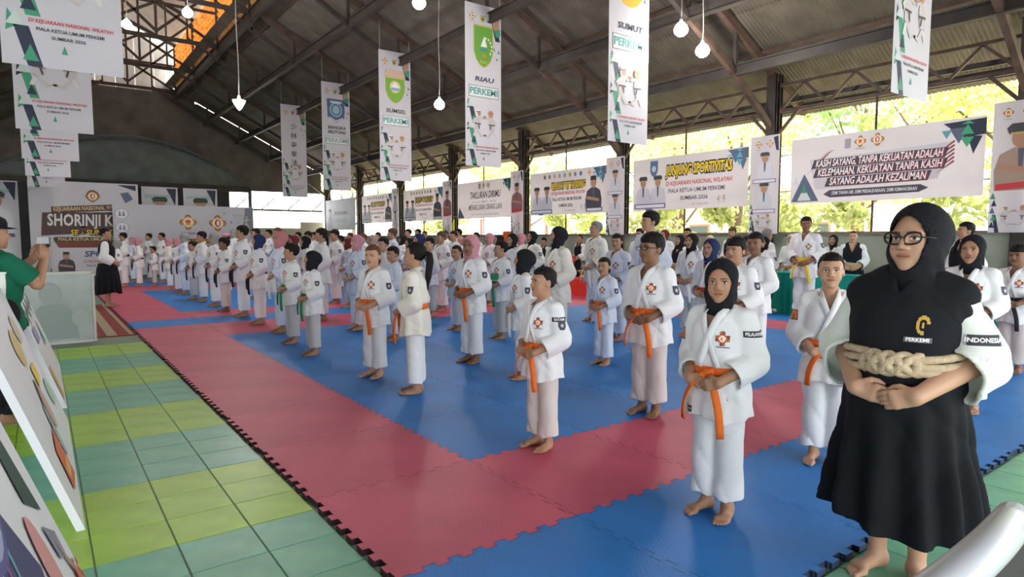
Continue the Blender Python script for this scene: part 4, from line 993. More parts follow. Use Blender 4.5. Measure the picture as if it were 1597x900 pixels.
def trousers_mesh(rig,matn,amp=.0075):
    H=rig.H;s=H/1.3;g=rig.g
    def fn(p):
        d=np.maximum(rig.loft(p,-.026*s),rig.hip*.90-p[:,2])
        d=smax(d,p[:,2]-rig.belt*.97,.01)
        for sd in (1,-1):
            d=smin(d,rc(p,(sd*.050*H*g,.008*H,rig.hip-.06*H),(sd*(rig.stance+.008*s),.010*H,rig.cuff-.06),.070*s*g,.068*s*g),.022*s)
        d=d+folds(p*P3(1,1,.7),s,amp*s)
        d=smax(d,rig.cuff+.006*np.sin(p[:,0]*60/s)-p[:,2],.004)
        for sd in (1,-1):
            inn=np.maximum(rc(p,(sd*.050*H*g,.008*H,rig.hip-.06*H),(sd*(rig.stance+.008*s),.010*H,rig.cuff-.06),.055*s*g,.054*s*g),p[:,2]-(rig.cuff+.05*H))
            d=smax(d,-inn,.005)
        return d
    x=max(rig.aa)*1.1+.03
    v,f=sdf_mesh(fn,(-x,-max(rig.bb)-.03,rig.cuff-.02),(x,max(rig.bb)+.05,rig.belt),.0078*s)
    return mesh_np('trousers',v,fix_out(v,f),[matn],True)
def belt_mesh(rig,matn,tails=True,hw=.024,side=1,L=.27):
    H=rig.H;s=H/1.3; mb=MB(); n=40
    a,b=rig.ab(rig.belt); a=a*1.0-.001*s;b=b-.001*s; cy=.008*H
    def pt(t,o,dz):
        c,sn=math.cos(t),math.sin(t); r=(abs(c/(a+o))**2.4+abs(sn/(b+o))**2.4)**(-1/2.4)
        return Vector((r*c,cy+r*sn,rig.belt+dz-.010*s*max(0,-sn)))
    vs=[];fs=[]
    for i in range(n):
        t=2*PI*i/n
        for o,dz in ((-.012*s,-hw*s),(.006*s,-hw*s),(.008*s,0),(.006*s,hw*s),(-.012*s,hw*s)): vs.append(pt(t,o,dz))
    for i in range(n):
        for k in range(5): fs.append((i*5+k,((i+1)%n)*5+k,((i+1)%n)*5+(k+1)%5,i*5+(k+1)%5))
    mb.add(vs,fs)
    return mb.mesh('belt',[matn],True)
def knot_mesh(rig,matn):
    s=rig.H/1.3; q=Vector((0,.008*rig.H-rig.ab(rig.belt)[1]-.010*s,rig.belt-.012*s)); mb=MB()
    def k(p):
        return smin(el(p,(0,0,0),(.030*s,.015*s,.024*s)),rc(p,(-.022*s,0,-.012*s),(.022*s,-.003*s,.012*s),.014*s,.014*s),.01*s)
    v,f=sdf_mesh(k,(-.05*s,-.03*s,-.04*s),(.05*s,.03*s,.04*s),.005*s)
    v=v+np.array(q,np.float32); return mesh_np('knot',v,fix_out(v,f),[matn],True)
def tail_mesh(rig,matn,sd,L,out=.05,w=.036):
    """one loose belt end: leaves the knot sideways and hangs down beside the skirt of the jacket"""
    H=rig.H;s=H/1.3; b=rig.ab(rig.belt)[1]; path=[];N=[]
    for i in range(12):
        t=i/11; x=sd*(.012+out*1.6*math.sin(min(1,t*1.15)*PI*.5))*s; z=rig.belt-.018*s-L*s*(t**1.25)
        bb=max(rig.ab(z)[1],b); aa=rig.ab(z)[0]
        y=.008*H-bb*max(.3,(1-(abs(x)/aa)**2.4))**(1/2.4)-.020*s-.035*s*math.sin(t*PI*.8)
        path.append((x,y,z)); N.append((sd*(.9*math.sin(t*2.6)+.15),-1,0.05))
    vs,fs=ribbon(path,N,w*s,.006*s); mb=MB(); mb.add(vs,fs); return mb.mesh('belt_end',[matn],True)

# --- things worn on the head, built in head space (scale with rig.hs)
def hijab_mesh(matn,drape=0,h=.0052,bun=.05,low=-.13):
    def fn(p):
        q=p.copy(); q[:,0]=np.abs(q[:,0])
        d=smin(el(p,(0,.016,.136),(.088,.106,.099)),el(p,(0,-.006,.060),(.082,.086,.078)),.03)
        if bun: d=smin(d,el(p,(0,.085,.120),(.055,.05,.06)),.05)
        d=smin(d,rc(p,(0,.004,.03),(0,.022,low),.076,.082),.03)
        if drape: d=smin(d,el(p,(0,.02,-.13),(.10+.1*drape,.09+.03*drape,.06+.05*drape)),.06)
        f=el(p,(0,-.085,.098),(.057,.075,.082)); f=smin(f,el(p,(0,-.10,.055),(.045,.07,.056)),.02)
        w=.0028*(np.sin(70*p[:,2]+40*q[:,0]+3*np.sin(30*p[:,1]))+.7*np.sin(95*p[:,1]+60*p[:,2]+20*p[:,0]))*step(-p[:,2],-.16,-.02)
        d=d+w
        d=smax(d,-f,.008)
        # keep only a shell in front so that the face is not filled
        inn=smin(el(p,(0,.012,.135),(.080,.098,.091)),el(p,(0,-.012,.065),(.070,.074,.072)),.03)
        inn=np.maximum(inn,p[:,1]-.02)
        d=smax(d,-inn,.006)
        d=np.maximum(d,low-p[:,2])
        return d
    v,f=sdf_mesh(fn,(-.13-.1*drape,-.14-.05*drape,low-.02),(.13+.1*drape,.17+.03*drape,.25),h)
    return mesh_np('headscarf',v,fix_out(v,f),[matn],True)
def hair_mesh(matn,style='short',h=.0036):
    def fn(p):
        q=p.copy(); q[:,0]=np.abs(q[:,0]); x,y,z=q[:,0],p[:,1],p[:,2]
        # hairline: front fringe height, temple, nape
        line=np.where(y<-.035,.168,np.where(y<.012,.168-.085*step(y,-.035,.010),.083-.045*step(y,.01,.07)))
        if style=='thick': line=line-.018*(y<.0)
        if style=='tied': line=line+.006*(y<-.02)-.010*(y>.0)
        if style=='short': line=line-.004*(y<0)
        top=step(z,.13,.20)
        th={'fade':.0050+.008*top,'short':.0085+.006*top,'thick':.011+.010*top,'tied':.0085+.003*top,'bald':.001+0*top}[style]
        th=th*(.55+.45*step(z-line,0,.030))
        d=el(p,(0,.014,.138),(.0725,.0925,.0845))-th
        fr=.0018*np.sin(260*p[:,0]+3*np.sin(90*y))
        d=d+(.0014*np.sin(36*np.arctan2(p[:,0],z-.10)+60*y)+.0011*np.sin(210*p[:,0]+130*y+90*z))*step(z-line,0,.02)
        d=smax(d,(line-z)*.8+fr,.006)
        d=smax(d,-el(q,(.080,.010,.094),(.010,.013,.024)),.003)
        if style=='tied':
            d=smin(d,el(p,(0,.105,.135),(.022,.020,.022)),.02)
        return d
    v,f=sdf_mesh(fn,(-.115,-.125,.02),(.115,.14,.26),h)
    return mesh_np('hair',v,fix_out(v,f),[matn],True)
def tail_hair_mesh(matn,L=.24,r=.026,h=.005):
    pts=[(0,.118,.138),(0,.150,.115),(0,.158,.06),(0.006,.150,.138-L*.65),(0.0,.140,.138-L)]
    def fn(p):
        d=chain(p,pts,(r*.55,r*.95,r*1.05,r*.9,r*.25)); return d+.0016*np.sin(300*p[:,0]+150*p[:,1]+20*p[:,2])
    v,f=sdf_mesh(fn,(-.05,.08,.10-L),(.05,.21,.19),h)
    return mesh_np('ponytail',v,fix_out(v,f),[matn],True)
def glasses_mesh(m,k=1.0,r=.0026):
    mb=MB()
    for sd in (1,-1):
        ring=[(sd*(.034+.0245*k*math.copysign(abs(math.cos(t))**.75,math.cos(t))),-.098+.006*abs(math.cos(t)),.111+.0165*k*math.copysign(abs(math.sin(t))**.75,math.sin(t))+.003*(k-1)*10*math.cos(t)) for t in np.linspace(0,2*PI,25)]
        mb.tube(ring,r,6)
        mb.tube([(sd*.0585,-.093,.116),(sd*.074,-.080,.116),(sd*.079,-.02,.114),(sd*.078,.012,.108)],.0024,6)
    mb.tube([(-.009,-.100,.114),(0,-.104,.1165),(.009,-.100,.114)],.0024,6)
    return mb.mesh('glasses',[m],True)

# --- cloth patches laid on a garment
def bvh_of(me):
    n=len(me.vertices); v=np.empty(n*3,np.float32); me.vertices.foreach_get('co',v); v=v.reshape(-1,3)
    return BVHTree.FromPolygons([Vector(map(float,q)) for q in v],[tuple(p.vertices) for p in me.polygons])
def patch_mesh(name,bvh,c,d,up,w,h,colf,nx=20,ny=20,off=.0022,text=None,tcol=(.9,.9,.9)):
    """project a w x h patch along direction d (pointing into the cloth) from around c"""
    c=Vector(c);d=Vector(d).normalized();u=Vector(up);r=d.cross(u).normalized();u=r.cross(d).normalized()
    def hit(x,y,o):
        q=c+r*x+u*y-d*.25; L=bvh.ray_cast(q,d,.6)
        return (L[0] if L[0] is not None else c+r*x+u*y)-d*o
    mb=MB(); vs=[hit((i/nx-.5)*w,(j/ny-.5)*h,off) for j in range(ny+1) for i in range(nx+1)]
    for j in range(ny):
        for i in range(nx):
            cc=colf((i+.5)/nx*2-1,(j+.5)/ny*2-1)
            if cc is None: continue
            k=j*(nx+1)+i; mb.add([vs[k],vs[k+1],vs[k+nx+2],vs[k+nx+1]],[(0,1,2,3)],cc)
    if text:
        tv,tf=text; 
        mb.add([hit(float(x),float(y),off+.0014) for x,y in tv],tf,tcol)
    return mb.mesh(name,[MATS['print']],False,True)
def emblem_col(x,y):
    r=math.hypot(x,y); a=math.atan2(y,x)
    if y<-.78: return (.03,.03,.04) if abs(x)<.8 and y>-.92 else None
    y=y-.12; r=math.hypot(x,y)*1.12
    if r<.22: return (.75,.10,.05) if x<0 else (.95,.75,.35)
    if r<.42: return (.85,.75,.55)
    if r<.62: return (.55,.04,.03)
    if r<.95 and (abs(x)<.34 or abs(y)<.34): return (.16,.05,.02) if (x*y)>0 else (.35,.16,.03)
    return None

def robe_mesh(rig,matn,hem,T,vneck=.10,amp=.004,cap=1.0,capr=None,capt=.10):
    """sleeveless robe with a long flared skirt over the uniform"""
    H=rig.H;s=H/1.3;g=rig.g; zV=rig.zs+.02*H-vneck*H
    zz=np.array([t[0]*H for t in T]);aa=np.array([t[1]*H*g for t in T]);bb=np.array([t[2]*H*g for t in T])
    def loft(p):
        a=np.interp(p[:,2],zz,aa);b=np.interp(p[:,2],zz,bb); y=p[:,1]-.008*H
        k=((np.abs(p[:,0])/a)**2.2+(np.abs(y)/b)**2.2)**(1/2.2); return (k-1)*np.minimum(a,b)*.9
    def fn(p):
        th=np.arctan2(p[:,1],p[:,0]); sk=step(-p[:,2],-(rig.belt-.02*H),-hem)
        d=loft(p); d=smax(d,p[:,2]-(rig.zs+.046*H),.05*s)
        for S,E,Wr,sd in rig.arms:
            d=smin(d,rc(p,(sd*.040*H,.014*H,rig.zs+(.030 if capr else .026)*H),S+(E-S)*capt+np.array((0,0,(.0215 if capr else .010)*H)),(capr*.86 if capr else .040*s*min(g,1.15)),capr or .050*s*min(g,1.15)*cap),.04*s)
        d=d+folds(p,s,amp*s)+.016*s*g*sk*np.sin(th*13+2.0*np.sin(th*2)+2*p[:,2]/s)
        inn=np.maximum(d+.020*s,p[:,2]-(hem+.16*H))
        d=smax(d,hem+.02*s*np.sin(th*2+.6)-p[:,2],.004); d=smax(d,-inn,.005)
        vv=np.maximum(np.abs(p[:,0])-(p[:,2]-zV)*.40,p[:,1]); d=smax(d,-vv*.9,.006)
        d=smax(d,-rc(p,(0,.016*H,rig.zs+.02*H),(0,.022*H,rig.zs+.2*H),.052*s,.064*s),.008)
        return d
    x=max(max(aa)*1.12,rig.sw+.12*s*g); b=max(bb)*1.15
    v,f=sdf_mesh(fn,(-x,-b,hem-.04),(x,b+.02,rig.zs+.09*H),.0085*s)
    return mesh_np('robe',v,fix_out(v,f),[matn],True)
def rope_mesh(rig,matn,T,r=.013):
    H=rig.H;s=H/1.3;g=rig.g
    a=np.interp(rig.belt,[t[0]*H for t in T],[t[1]*H*g for t in T]); b=np.interp(rig.belt,[t[0]*H for t in T],[t[2]*H*g for t in T]); mb=MB()
    for k,dz in enumerate((-.024,0,.024)):
        pts=[];rr=[]
        for i in range(61):
            t=2*PI*i/60+PI/2; c,sn=math.cos(t),math.sin(t); q=(abs(c/a)**2.2+abs(sn/b)**2.2)**(-1/2.2)
            pts.append(((q+.006*s)*c,.008*H+(q+.006*s)*sn,rig.belt+dz*s+.006*s*math.sin(t*3+k))); rr.append(r*s*(1+.05*math.sin(i*2.1)))
        mb.tube(pts,rr,8,cap=False)
    return mb.mesh('rope_belt',[matn],True)
def braid_mesh(rig,matn,T,r=.0135):
    H=rig.H;s=H/1.3;g=rig.g; b=np.interp(rig.belt,[t[0]*H for t in T],[t[2]*H*g for t in T]); mb=MB(); y0=.008*H-b-.030*s
    for k in range(4):
        pts=[]
        for i in range(30):
            t=i/29; ph=t*2*PI+k*PI/2
            pts.append(((t-.5)*.17*s,y0-.012*s*math.cos(2*ph)+abs(t-.5)**2*.16*s,rig.belt+.030*s*math.sin(ph)))
        mb.tube(pts,r*s,8)
    return mb.mesh('braided_knot',[matn],True)
# ------------------------------------------------------------------ cloth and skin
def cloth(name,col,b=.35): return mat(name,col,.85,noise=(7,.03),bump=(15,b*1.9),spec=.15)
SK=[mat('skin_medium',(.40,.215,.13),.5,attr=True,spec=.35),mat('skin_fair',(.52,.30,.195),.5,attr=True,spec=.35),mat('skin_dark',(.24,.12,.07),.5,attr=True,spec=.35)]
GI=[cloth('uniform_white',(.79,.79,.80)),cloth('uniform_bluish',(.66,.71,.82)),cloth('uniform_cream',(.77,.74,.66))]
TRS=[GI[0],GI[1],cloth('trousers_grey',(.52,.53,.52)),cloth('trousers_beige',(.66,.60,.57))]
BELT={k:cloth('belt_'+k,c) for k,c in dict(orange=(.80,.17,.03),black=(.02,.02,.03),green=(.03,.26,.10),darkgreen=(.05,.10,.08),red=(.60,.06,.03),white=(.74,.74,.74),yellow=(.80,.56,.03),lightblue=(.45,.55,.66)).items()}
SCARF={k:cloth('scarf_'+k,c) for k,c in dict(black=(.014,.014,.017),pink=(.50,.23,.27),rose=(.45,.17,.17),grey=(.27,.27,.27),navy=(.025,.035,.10),maroon=(.13,.025,.03),taupe=(.36,.29,.25),cream=(.72,.66,.55)).items()}
HAIR={k:mat('hair_'+k,c,.62,noise=(60,.2),spec=.18) for k,c in dict(black=(.009,.007,.006),brown=(.10,.05,.028),grey=(.20,.19,.18),dyed=(.085,.065,.03)).items()}
BLKC=cloth('black_robe_cloth',(.012,.013,.016)); ROPE=mat('beige_rope',(.55,.43,.28),.85,noise=(40,.12),bump=(120,.6))
# ------------------------------------------------------------------ shared figures
RC=Rig(1.30,.205,.126); RA=Rig(1.62,.226,.160,kind='adult')
YAWS=(0,R(20),R(-16)); TILT=(0,R(4),R(-3))
KIT={}
for key,r in (('c',RC),('a',RA)):
    k=dict(rig=r,body=[body_mesh(r,YAWS[i],TILT[i]) for i in range(3)],jacket=jacket_mesh(r,GI[0]),trousers=trousers_mesh(r,GI[0]),belt=belt_mesh(r,BELT['white']),
      knot=knot_mesh(r,BELT['white']),lapel=lapel_mesh(r,GI[0]),ends=[tail_mesh(r,BELT['white'],1,.30,.055),tail_mesh(r,BELT['white'],-1,.24,.06)])
    b=bvh_of(k['jacket']); H=r.H; q=H/1.3
    k['emblem']=patch_mesh('chest_emblem',b,(.068*q,-.10,.705*H),(0,1,0),(0,0,1),.078*q,.086*q,emblem_col)
    S,E,_,_=r.arms[0]; m=S+(E-S)*.50
    def pcol(txt):
        return lambda x,y:(.02,.02,.025)
    k['bvh']=b; k['arm']=(m,Vector((-1,.15,0)))
    k['patch']=patch_mesh('sleeve_crest',b,tuple(m),(-1,.35,0),(0,0,1),.055*q,.062*q,lambda x,y:(None if (abs(x)>.95-.4*max(0,-y-.2)) else ((.55,.50,.45) if math.hypot(x,y)<.35 else (.05,.05,.09))),10,10)
    k['band']=patch_mesh('sleeve_band',b,tuple(m+np.array((0,0,.055*q))),(-1,.45,0),(0,0,1),.10*q,.026*q,lambda x,y:(.03,.04,.06),12,4)
    KIT[key]=k
HJ=hijab_mesh(SCARF['black']); HR={s:hair_mesh(HAIR['black'],s) for s in ('fade','short','thick','tied','bald')}; PONY=tail_hair_mesh(HAIR['black'],.15,.022); PONYL=tail_hair_mesh(HAIR['black'],.34,.032)
def cap_mesh(m):
    mb=MB(); mb.lathe([(.098,.150),(.100,.185),(.090,.215),(.055,.238),(.005,.244)],20,(0,.012,0)); vs=[];n=12
    for i in range(n+1):
        a=PI+PI*i/n; vs+=[(.094*math.cos(a),.012+.094*math.sin(a),.158),(.10*math.cos(a)*.92,.012+.165*math.sin(a),.148)]
    mb.add(vs,[(2*i,2*i+1,2*i+3,2*i+2) for i in range(n)]); mb.add([(x,y,z-.006) for x,y,z in vs],[(2*i+2,2*i+3,2*i+1,2*i) for i in range(n)])
    return mb.mesh('cap',[m],True)
CAP=cap_mesh(SCARF['black']); SPEC=glasses_mesh(mat('glasses_frame',(.015,.012,.012),.3))
def head_wear(e,rig,yi,head,yaws=None,tilt=None):
    yaw=(yaws if yaws is not None else YAWS[yi]); tl=(tilt if tilt is not None else TILT[yi])
    M=Matrix.Rotation(yaw,3,'Z')@Matrix.Rotation(tl,3,'X'); ro=M.to_euler()
    put=lambda n,me,m:inst(n,me,e,loc=rig.neck,rot=ro,scale=rig.hs,mats=[m])
    if head.startswith('hj_'): return put('headscarf',HJ,SCARF[head[3:]])
    if head=='cap': put('hair',HR['short'],HAIR['black']); return put('cap',CAP,SCARF['black'])
    if head=='cap_pink': put('hair',HR['short'],HAIR['black']); return put('cap',CAP,SCARF['pink'])
    col={'brown':'brown','grey':'grey','dyed':'dyed'}.get(head,'black'); st={'brown':'thick','grey':'short','dyed':'thick','hair_long':'tied','pony':'tied','ponylong':'tied','ponybrown':'tied'}.get(head,head)
    if head=='ponybrown': col='brown'
    put('hair',HR[st],HAIR[col])
    if head in('pony','hair_long','ponybrown'): put('ponytail',PONY,HAIR[col])
    if head=='ponylong': put('ponytail',PONYL,HAIR[col])
def person(x,y,h,kind,head,belt,label,rz=-90,yi=0,skin=0,gi=0,tr=None,emb=True,group='students lined up on the mats',ends=(1,1),patch=True):
    k=KIT[kind]; rig=k['rig']; s=h/(rig.H*1.006)
    e=empty('person',(x,y,0),R(rz),label=label,cat='person',group=group); e.scale=(s,s,s)
    inst('body',k['body'][yi],e,mats=[SK[skin]]); inst('jacket',k['jacket'],e,mats=[GI[gi]]); inst('lapel',k['lapel'],e,mats=[GI[gi]])
    inst('trousers',k['trousers'],e,mats=[TRS[tr if tr is not None else gi if gi<2 else 0]])
    b=inst('belt',k['belt'],e,mats=[BELT[belt]]); inst('knot',k['knot'],b,mats=[BELT[belt]])
    for i in (0,1):
        if ends[i]: inst('belt_end',k['ends'][i],b,mats=[BELT[belt]])
    head_wear(e,rig,yi,head)
    if emb: inst('chest_emblem',k['emblem'],e)
    if patch: inst('sleeve_crest',k['patch'],e)
    return e
def ray_px(px,py):
    c=np.array([px-798.5,py-450.0,FPX]); return np.array([c@_x,c@_y,c@_up])
def at_x(px,py,X):
    r=ray_px(px,py); t=X/r[0]; return X,float(r[1]*t),float(CAMZ+r[2]*t)
# nearest students, one by one
p=person(2.71,1.90,1.30,'c','hj_black','orange','nearest girl in black headscarf with orange belt and PELALAWAN sleeve band',-84,1,0,0,patch=False)
def sleeve_text(p,kind,txt,wd,col=(.85,.85,.85)):
    k=KIT[kind]; q=k['rig'].H/1.3; tv,tf=text_geo(txt,.022*q,0,.0006*q); w=max(a for a,_ in tv)-min(a for a,_ in tv); tv=[(a*min(1,wd*q*.86/w),b_) for a,b_ in tv]
    me=patch_mesh('sleeve_band',k['bvh'],tuple(k['arm'][0]+np.array((0,0,.040*q))),(-1,.75,0),(0,0,1),wd*q,.030*q,lambda x,y:(.02,.02,.025),14,4,.0024,(tv,tf),col)
    return inst('sleeve_band',me,p)
sleeve_text(p,'c','PELALAWAN',.11)
TAGM=patch_mesh('hem_tag',KIT['c']['bvh'],(-.10,-.1,.425*1.3),(0,1,0),(0,0,1),.05,.032,lambda x,y:(.02,.02,.02) if abs(y)>.35 or abs(x)>.7 else (.4,.4,.42),10,6); inst('hem_tag',TAGM,p)
_m=np.array(KIT['c']['arm'][0]); ORP=patch_mesh('sleeve_patch',KIT['c']['bvh'],(-float(_m[0]),float(_m[1]),float(_m[2])+.01),(.75,.65,0),(0,0,1),.055,.065,lambda x,y:(.75,.16,.03) if abs(x)<.8 and abs(y)<.8 and not (abs(x)<.3 and y<.2) else (.12,.05,.03),10,10); inst('sleeve_patch',ORP,p)
p=person(2.65,3.23,1.215,'c','fade','orange','small boy with shaved sides, orange belt and BATAM sleeve band on the red mat',-88,2,0,0,3); sleeve_text(p,'c','BATAM',.10)
person(2.69,5.09,1.37,'c','ponylong','orange','girl turned away with a long black ponytail and orange belt',-128,2,0,2,0,emb=False)
person(2.68,5.94,1.34,'c','ponybrown','orange','smiling girl with brown tied hair and orange belt',-70,1,1,0,0)
person(2.60,7.52,1.255,'c','hj_black','green','girl in black headscarf with green belt hanging in front',-92,2,0,0,2)
person(2.67,8.52,1.335,'c','thick','green','boy with thick dark hair and green belt in the front rank',-92,2,0,0,2)
p=person(2.86,9.62,1.51,'a','hj_rose','white','student in dusty rose headscarf and bluish uniform holding a white sheet',-95,0,0,1)
person(2.86,10.79,1.47,'a','hj_navy','black','student in navy headscarf with black belt in the front rank',-95,0,0,0)
person(2.89,11.94,1.63,'a','thick','black','tall man with thick dark hair and black belt in the front rank',-92,2,0,0)
person(2.82,12.99,1.42,'c','thick','black','boy looking down with black belt left of the tall front-rank man',-92,0,2,0,3)
pr_=person(3.90,1.95,1.315,'c','pony','orange','girl with tied-back black hair beside the woman in black robe',-62,0,1,0)
inst('sleeve_patch',ORP,pr_)
p=person(3.85,3.35,1.445,'c','thick','orange','boy in glasses with long curved orange belt ends',-80,2,2,0,3); inst('glasses',SPEC,p,loc=RC.neck,rot=(0,0,YAWS[2]),scale=RC.hs)
person(3.83,4.97,1.295,'c','hj_black','white','girl in black headscarf with white belt just behind the small boy',-115,2,0,0)
person(3.87,5.97,1.44,'c','hj_pink','orange','girl in pink headscarf with orange belt and mouth slightly open',-82,1,2,0)
person(4.99,5.00,1.195,'c','pony','orange','small girl with ponytail and orange belt between the boys',-90,1,0,1)
person(5.13,7.17,1.37,'c','short','green','boy with dark hair in grey trousers holding a green booklet',-95,2,0,0,2)
person(5.07,8.22,1.30,'c','pony','lightblue','girl with ponytail and pale blue uniform right of the long ponytail',-88,1,0,1)
person(6.35,6.12,1.47,'a','short','black','boy with short hair and bluish uniform behind the small ponytail girl',-88,1,0,1)
person(8.14,2.14,1.335,'c','thick','black','boy at the right edge with a dark belt end hanging',-100,0,2,0,3)
TAB=[
(332,363,2.88,'a','hj_grey','black','teenager with grey headscarf and long black belt end beside the boy looking down'),
(313,361,2.88,'a','thick','black','dark-haired young man between two grey headscarves in the front rank'),
(299,376,2.80,'c','short','black','small dark-haired boy with black belt among taller students of the front rank'),
(286,363,2.90,'a','hj_grey','black','tall student in grey headscarf, the farther one of the front rank'),
(275,371,2.85,'a','hj_pink','black','student in pink headscarf, right one of the middle pink pair in the far front rank'),
(262,371,2.85,'a','hj_pink','black','student in pink headscarf, left one of the middle pink pair in the far front rank'),
(251,363,3.1,'a','short','black','dark-haired man behind the middle pair of pink headscarves'),
(238,384,2.70,'c','short','black','small far child with black hair left of the middle pink pair'),
(231,364,2.9,'a','short','white','far man in white with short hair standing apart before the round emblems'),
(214,371,2.30,'a','hj_pink','black','student in pink headscarf, right one of the farthest pink pair'),
(205,370,2.40,'a','hj_pink','black','student in pink headscarf, left one of the farthest pink pair'),
(191,363,1.95,'a','cap','black','far man in dark cap near the instructor in the black skirt'),
(181,374,1.68,'c','hj_grey','black','farthest small student in grey headscarf behind the instructor'),
(612,384,3.87,'c','short','darkgreen','boy in bluish uniform with short hair just right of the smiling girl'),
(555,366,3.87,'a','hj_pink','lightblue','girl in pink headscarf and pale blue uniform left behind the smiling girl'),
(499,356,3.87,'a','thick','white','tall dark-haired boy behind the girl with the green belt'),
(474,368,3.95,'a','hj_black','white','student in black headscarf right behind the boy with the green belt'),
(457,367,4.0,'a','hj_maroon','white','student in maroon headscarf beside the dusty rose headscarf'),
(397,356,4.05,'a','short','white','grown man looking over the shoulder of the tall front-rank man'),
(373,374,4.3,'c','short','white','short boy half hidden left of the tall front-rank man'),
(363,357,4.6,'a','hj_grey','white','tall student in grey headscarf in the second rank near the bright opening'),
(352,364,3.75,'a','cap_pink','white','student in pink cap right behind the boy looking down'),
(1147,370,5.05,'c','thick','orange','plump-faced boy right behind the nearest girl in black headscarf'),
(868,353,5.05,'a','hj_black','white','tall teenager in black headscarf right behind the small boy with shaved sides'),
(652,364,5.05,'a','hj_navy','white','student in navy headscarf behind the girl with the long ponytail'),
(597,370,4.7,'c','short','white','boy with pale face peeking right of the taupe headscarf'),
(580,366,5.1,'a','hj_taupe','white','student in taupe headscarf behind the smiling girl'),
(541,371,5.0,'a','hj_maroon','white','student in maroon headscarf beside the pink headscarf and pale blue uniform'),
(521,358,5.07,'a','thick','white','dark-haired boy just right of the tall boy behind the green belts'),
(1178,362,6.3,'c','short','red','dark-skinned boy with short hair and red belt behind the plump-faced boy'),
(1108,372,6.3,'c','hj_navy','red','girl in navy headscarf with a red belt'),
(1012,329,6.1,'a','thick','orange','tallest young man with dark hair behind the boy in glasses'),
(829,360,7.6,'a','hj_black','white','student in black headscarf left of the tall teenager in black headscarf'),
(798,364,6.3,'a','hj_black','black','girl in black headscarf with grey sleeve crest behind the boy with the green booklet'),
(762,363,7.5,'a','hj_pink','white','student in pink headscarf seen right of the orange-belted girl in pink'),
(727,366,6.3,'a','hair_long','white','dark-haired student hidden behind the orange-belted girl in pink headscarf'),
(687,361,6.2,'a','dyed','white','young man with dyed hair beside the long ponytail'),
(669,370,5.6,'c','short','white','boy with pale face right of the navy headscarf behind the ponytail'),
(638,371,6.2,'c','hj_black','white','small student in black headscarf behind the boy in bluish uniform'),
(610,356,6.2,'a','brown','white','tall boy with light brown hair and bluish uniform'),
(565,364,6.4,'a','brown','white','student with brown hair between pink and taupe headscarves'),
(1162,369,7.5,'c','short','white','boy mostly hidden between the plump-faced and the dark-skinned boy'),
(1078,364,7.4,'a','hj_black','white','girl in black headscarf and grey trousers with hands folded'),
(928,345,7.5,'a','grey','white','grey-haired tall man in cream uniform with black sleeve band'),
(812,364,8.6,'a','hj_pink','white','student in pink headscarf beside a black headscarf far back'),
(707,360,7.5,'a','short','white','man with short hair right of the young man with dyed hair'),
(694,359,8.7,'a','bald','white','balding man far back behind the dyed hair'),
(627,367,7.5,'a','hj_black','white','slim student in black headscarf between the brown-haired boy and the ponytail'),
(636,357,8.8,'a','short','white','man far back whose head shows left of the navy headscarf'),
(718,369,8.7,'a','hj_pink','white','student in pink headscarf right of the short-haired men far back'),
(651,357,9.4,'a','short','white','man far back whose head rises above the navy headscarf'),
(714,357,10.0,'a','short','white','tall man far back above the pink headscarf'),
(432,355,5.4,'a','brown','white','brown-haired person whose head shows above the dusty rose headscarf'),
(480,361,5.3,'a','thick','white','dark-haired boy left of the tall boy behind the green belts'),
(489,362,6.6,'a','short','white','short-haired boy peeking between the dark heads behind the green belts'),
(529,367,6.5,'c','short','white','small dark-haired child behind the maroon headscarf'),
(545,363,8.0,'a','brown','white','brown-haired person far behind the pink headscarf'),
(662,360,10.5,'a','bald','white','bald man farthest back in the middle of the crowd'),
(464,362,6.5,'a','short','white','short-haired man behind the maroon and black headscarves'),
(447,366,5.0,'a','hj_black','white','student in black headscarf behind the dusty rose one'),
(418,358,5.5,'a','short','white','short-haired man above the navy headscarf of the front rank'),
(589,362,8.2,'a','short','white','short-haired man far back between the taupe headscarf and brown-haired boy'),
(742,362,9.4,'a','short','white','short-haired man far back above the orange-belted girl in pink'),
(777,366,8.8,'a','hj_black','white','student in black headscarf far back above the boy with the green booklet'),
(1517,366,6.0,'c','hj_black','white','girl in black headscarf looking over the shoulder of the woman in black'),
]
for i,(px,top,X,kd,hd,bl,lb) in enumerate(TAB):
    x,y,h=at_x(px,top,X)
    person(x,y,h,kd,hd,bl,lb,-92+(-1)**i*5,[0,1,0,2][i%4] if X>3 else 0,2 if 'dark-skin' in lb else (1 if 'pale' in lb else 0),1 if 'bluish' in lb or 'pale blue' in lb or i%7==3 else (2 if 'cream' in lb or i%9==5 else 0),2 if 'grey trousers' in lb or i%5==2 else None,emb=X<8,ends=(1,i%2),patch=X<8 and i%2==0)
# ------------------------------------------------------------------ instructors in black robes
TRB=((.10,.166,.145),(.30,.152,.133),(.40,.146,.126),(.50,.130,.113),(.565,.106,.092),(.585,.104,.090),(.61,.107,.092),(.70,.112,.094),(.755,.110,.090),(.785,.092,.075),(.81,.066,.060),(.84,.044,.048))
ROBE=robe_mesh(RA,BLKC,.17*RA.H,TRB); ROPEB=rope_mesh(RA,ROPE,TRB)
def official(x,y,h,head,label,rz,yi=0,skin=0,rope=True):
    rig=RA; s=h/rig.H; e=empty('person',(x,y,0),R(rz),label=label,cat='person',group='instructors in black robes'); e.scale=(s,)*3
    k=KIT['a']; inst('body',k['body'][yi],e,mats=[SK[skin]]); inst('jacket',k['jacket'],e,mats=[GI[0]]); inst('robe',ROBE,e)
    if rope: inst('rope_belt',ROPEB,e)
    head_wear(e,rig,yi,head); return e
official(1.12,15.40,1.60,'short','instructor in black robe and skirt facing the students at the far left',80,2)
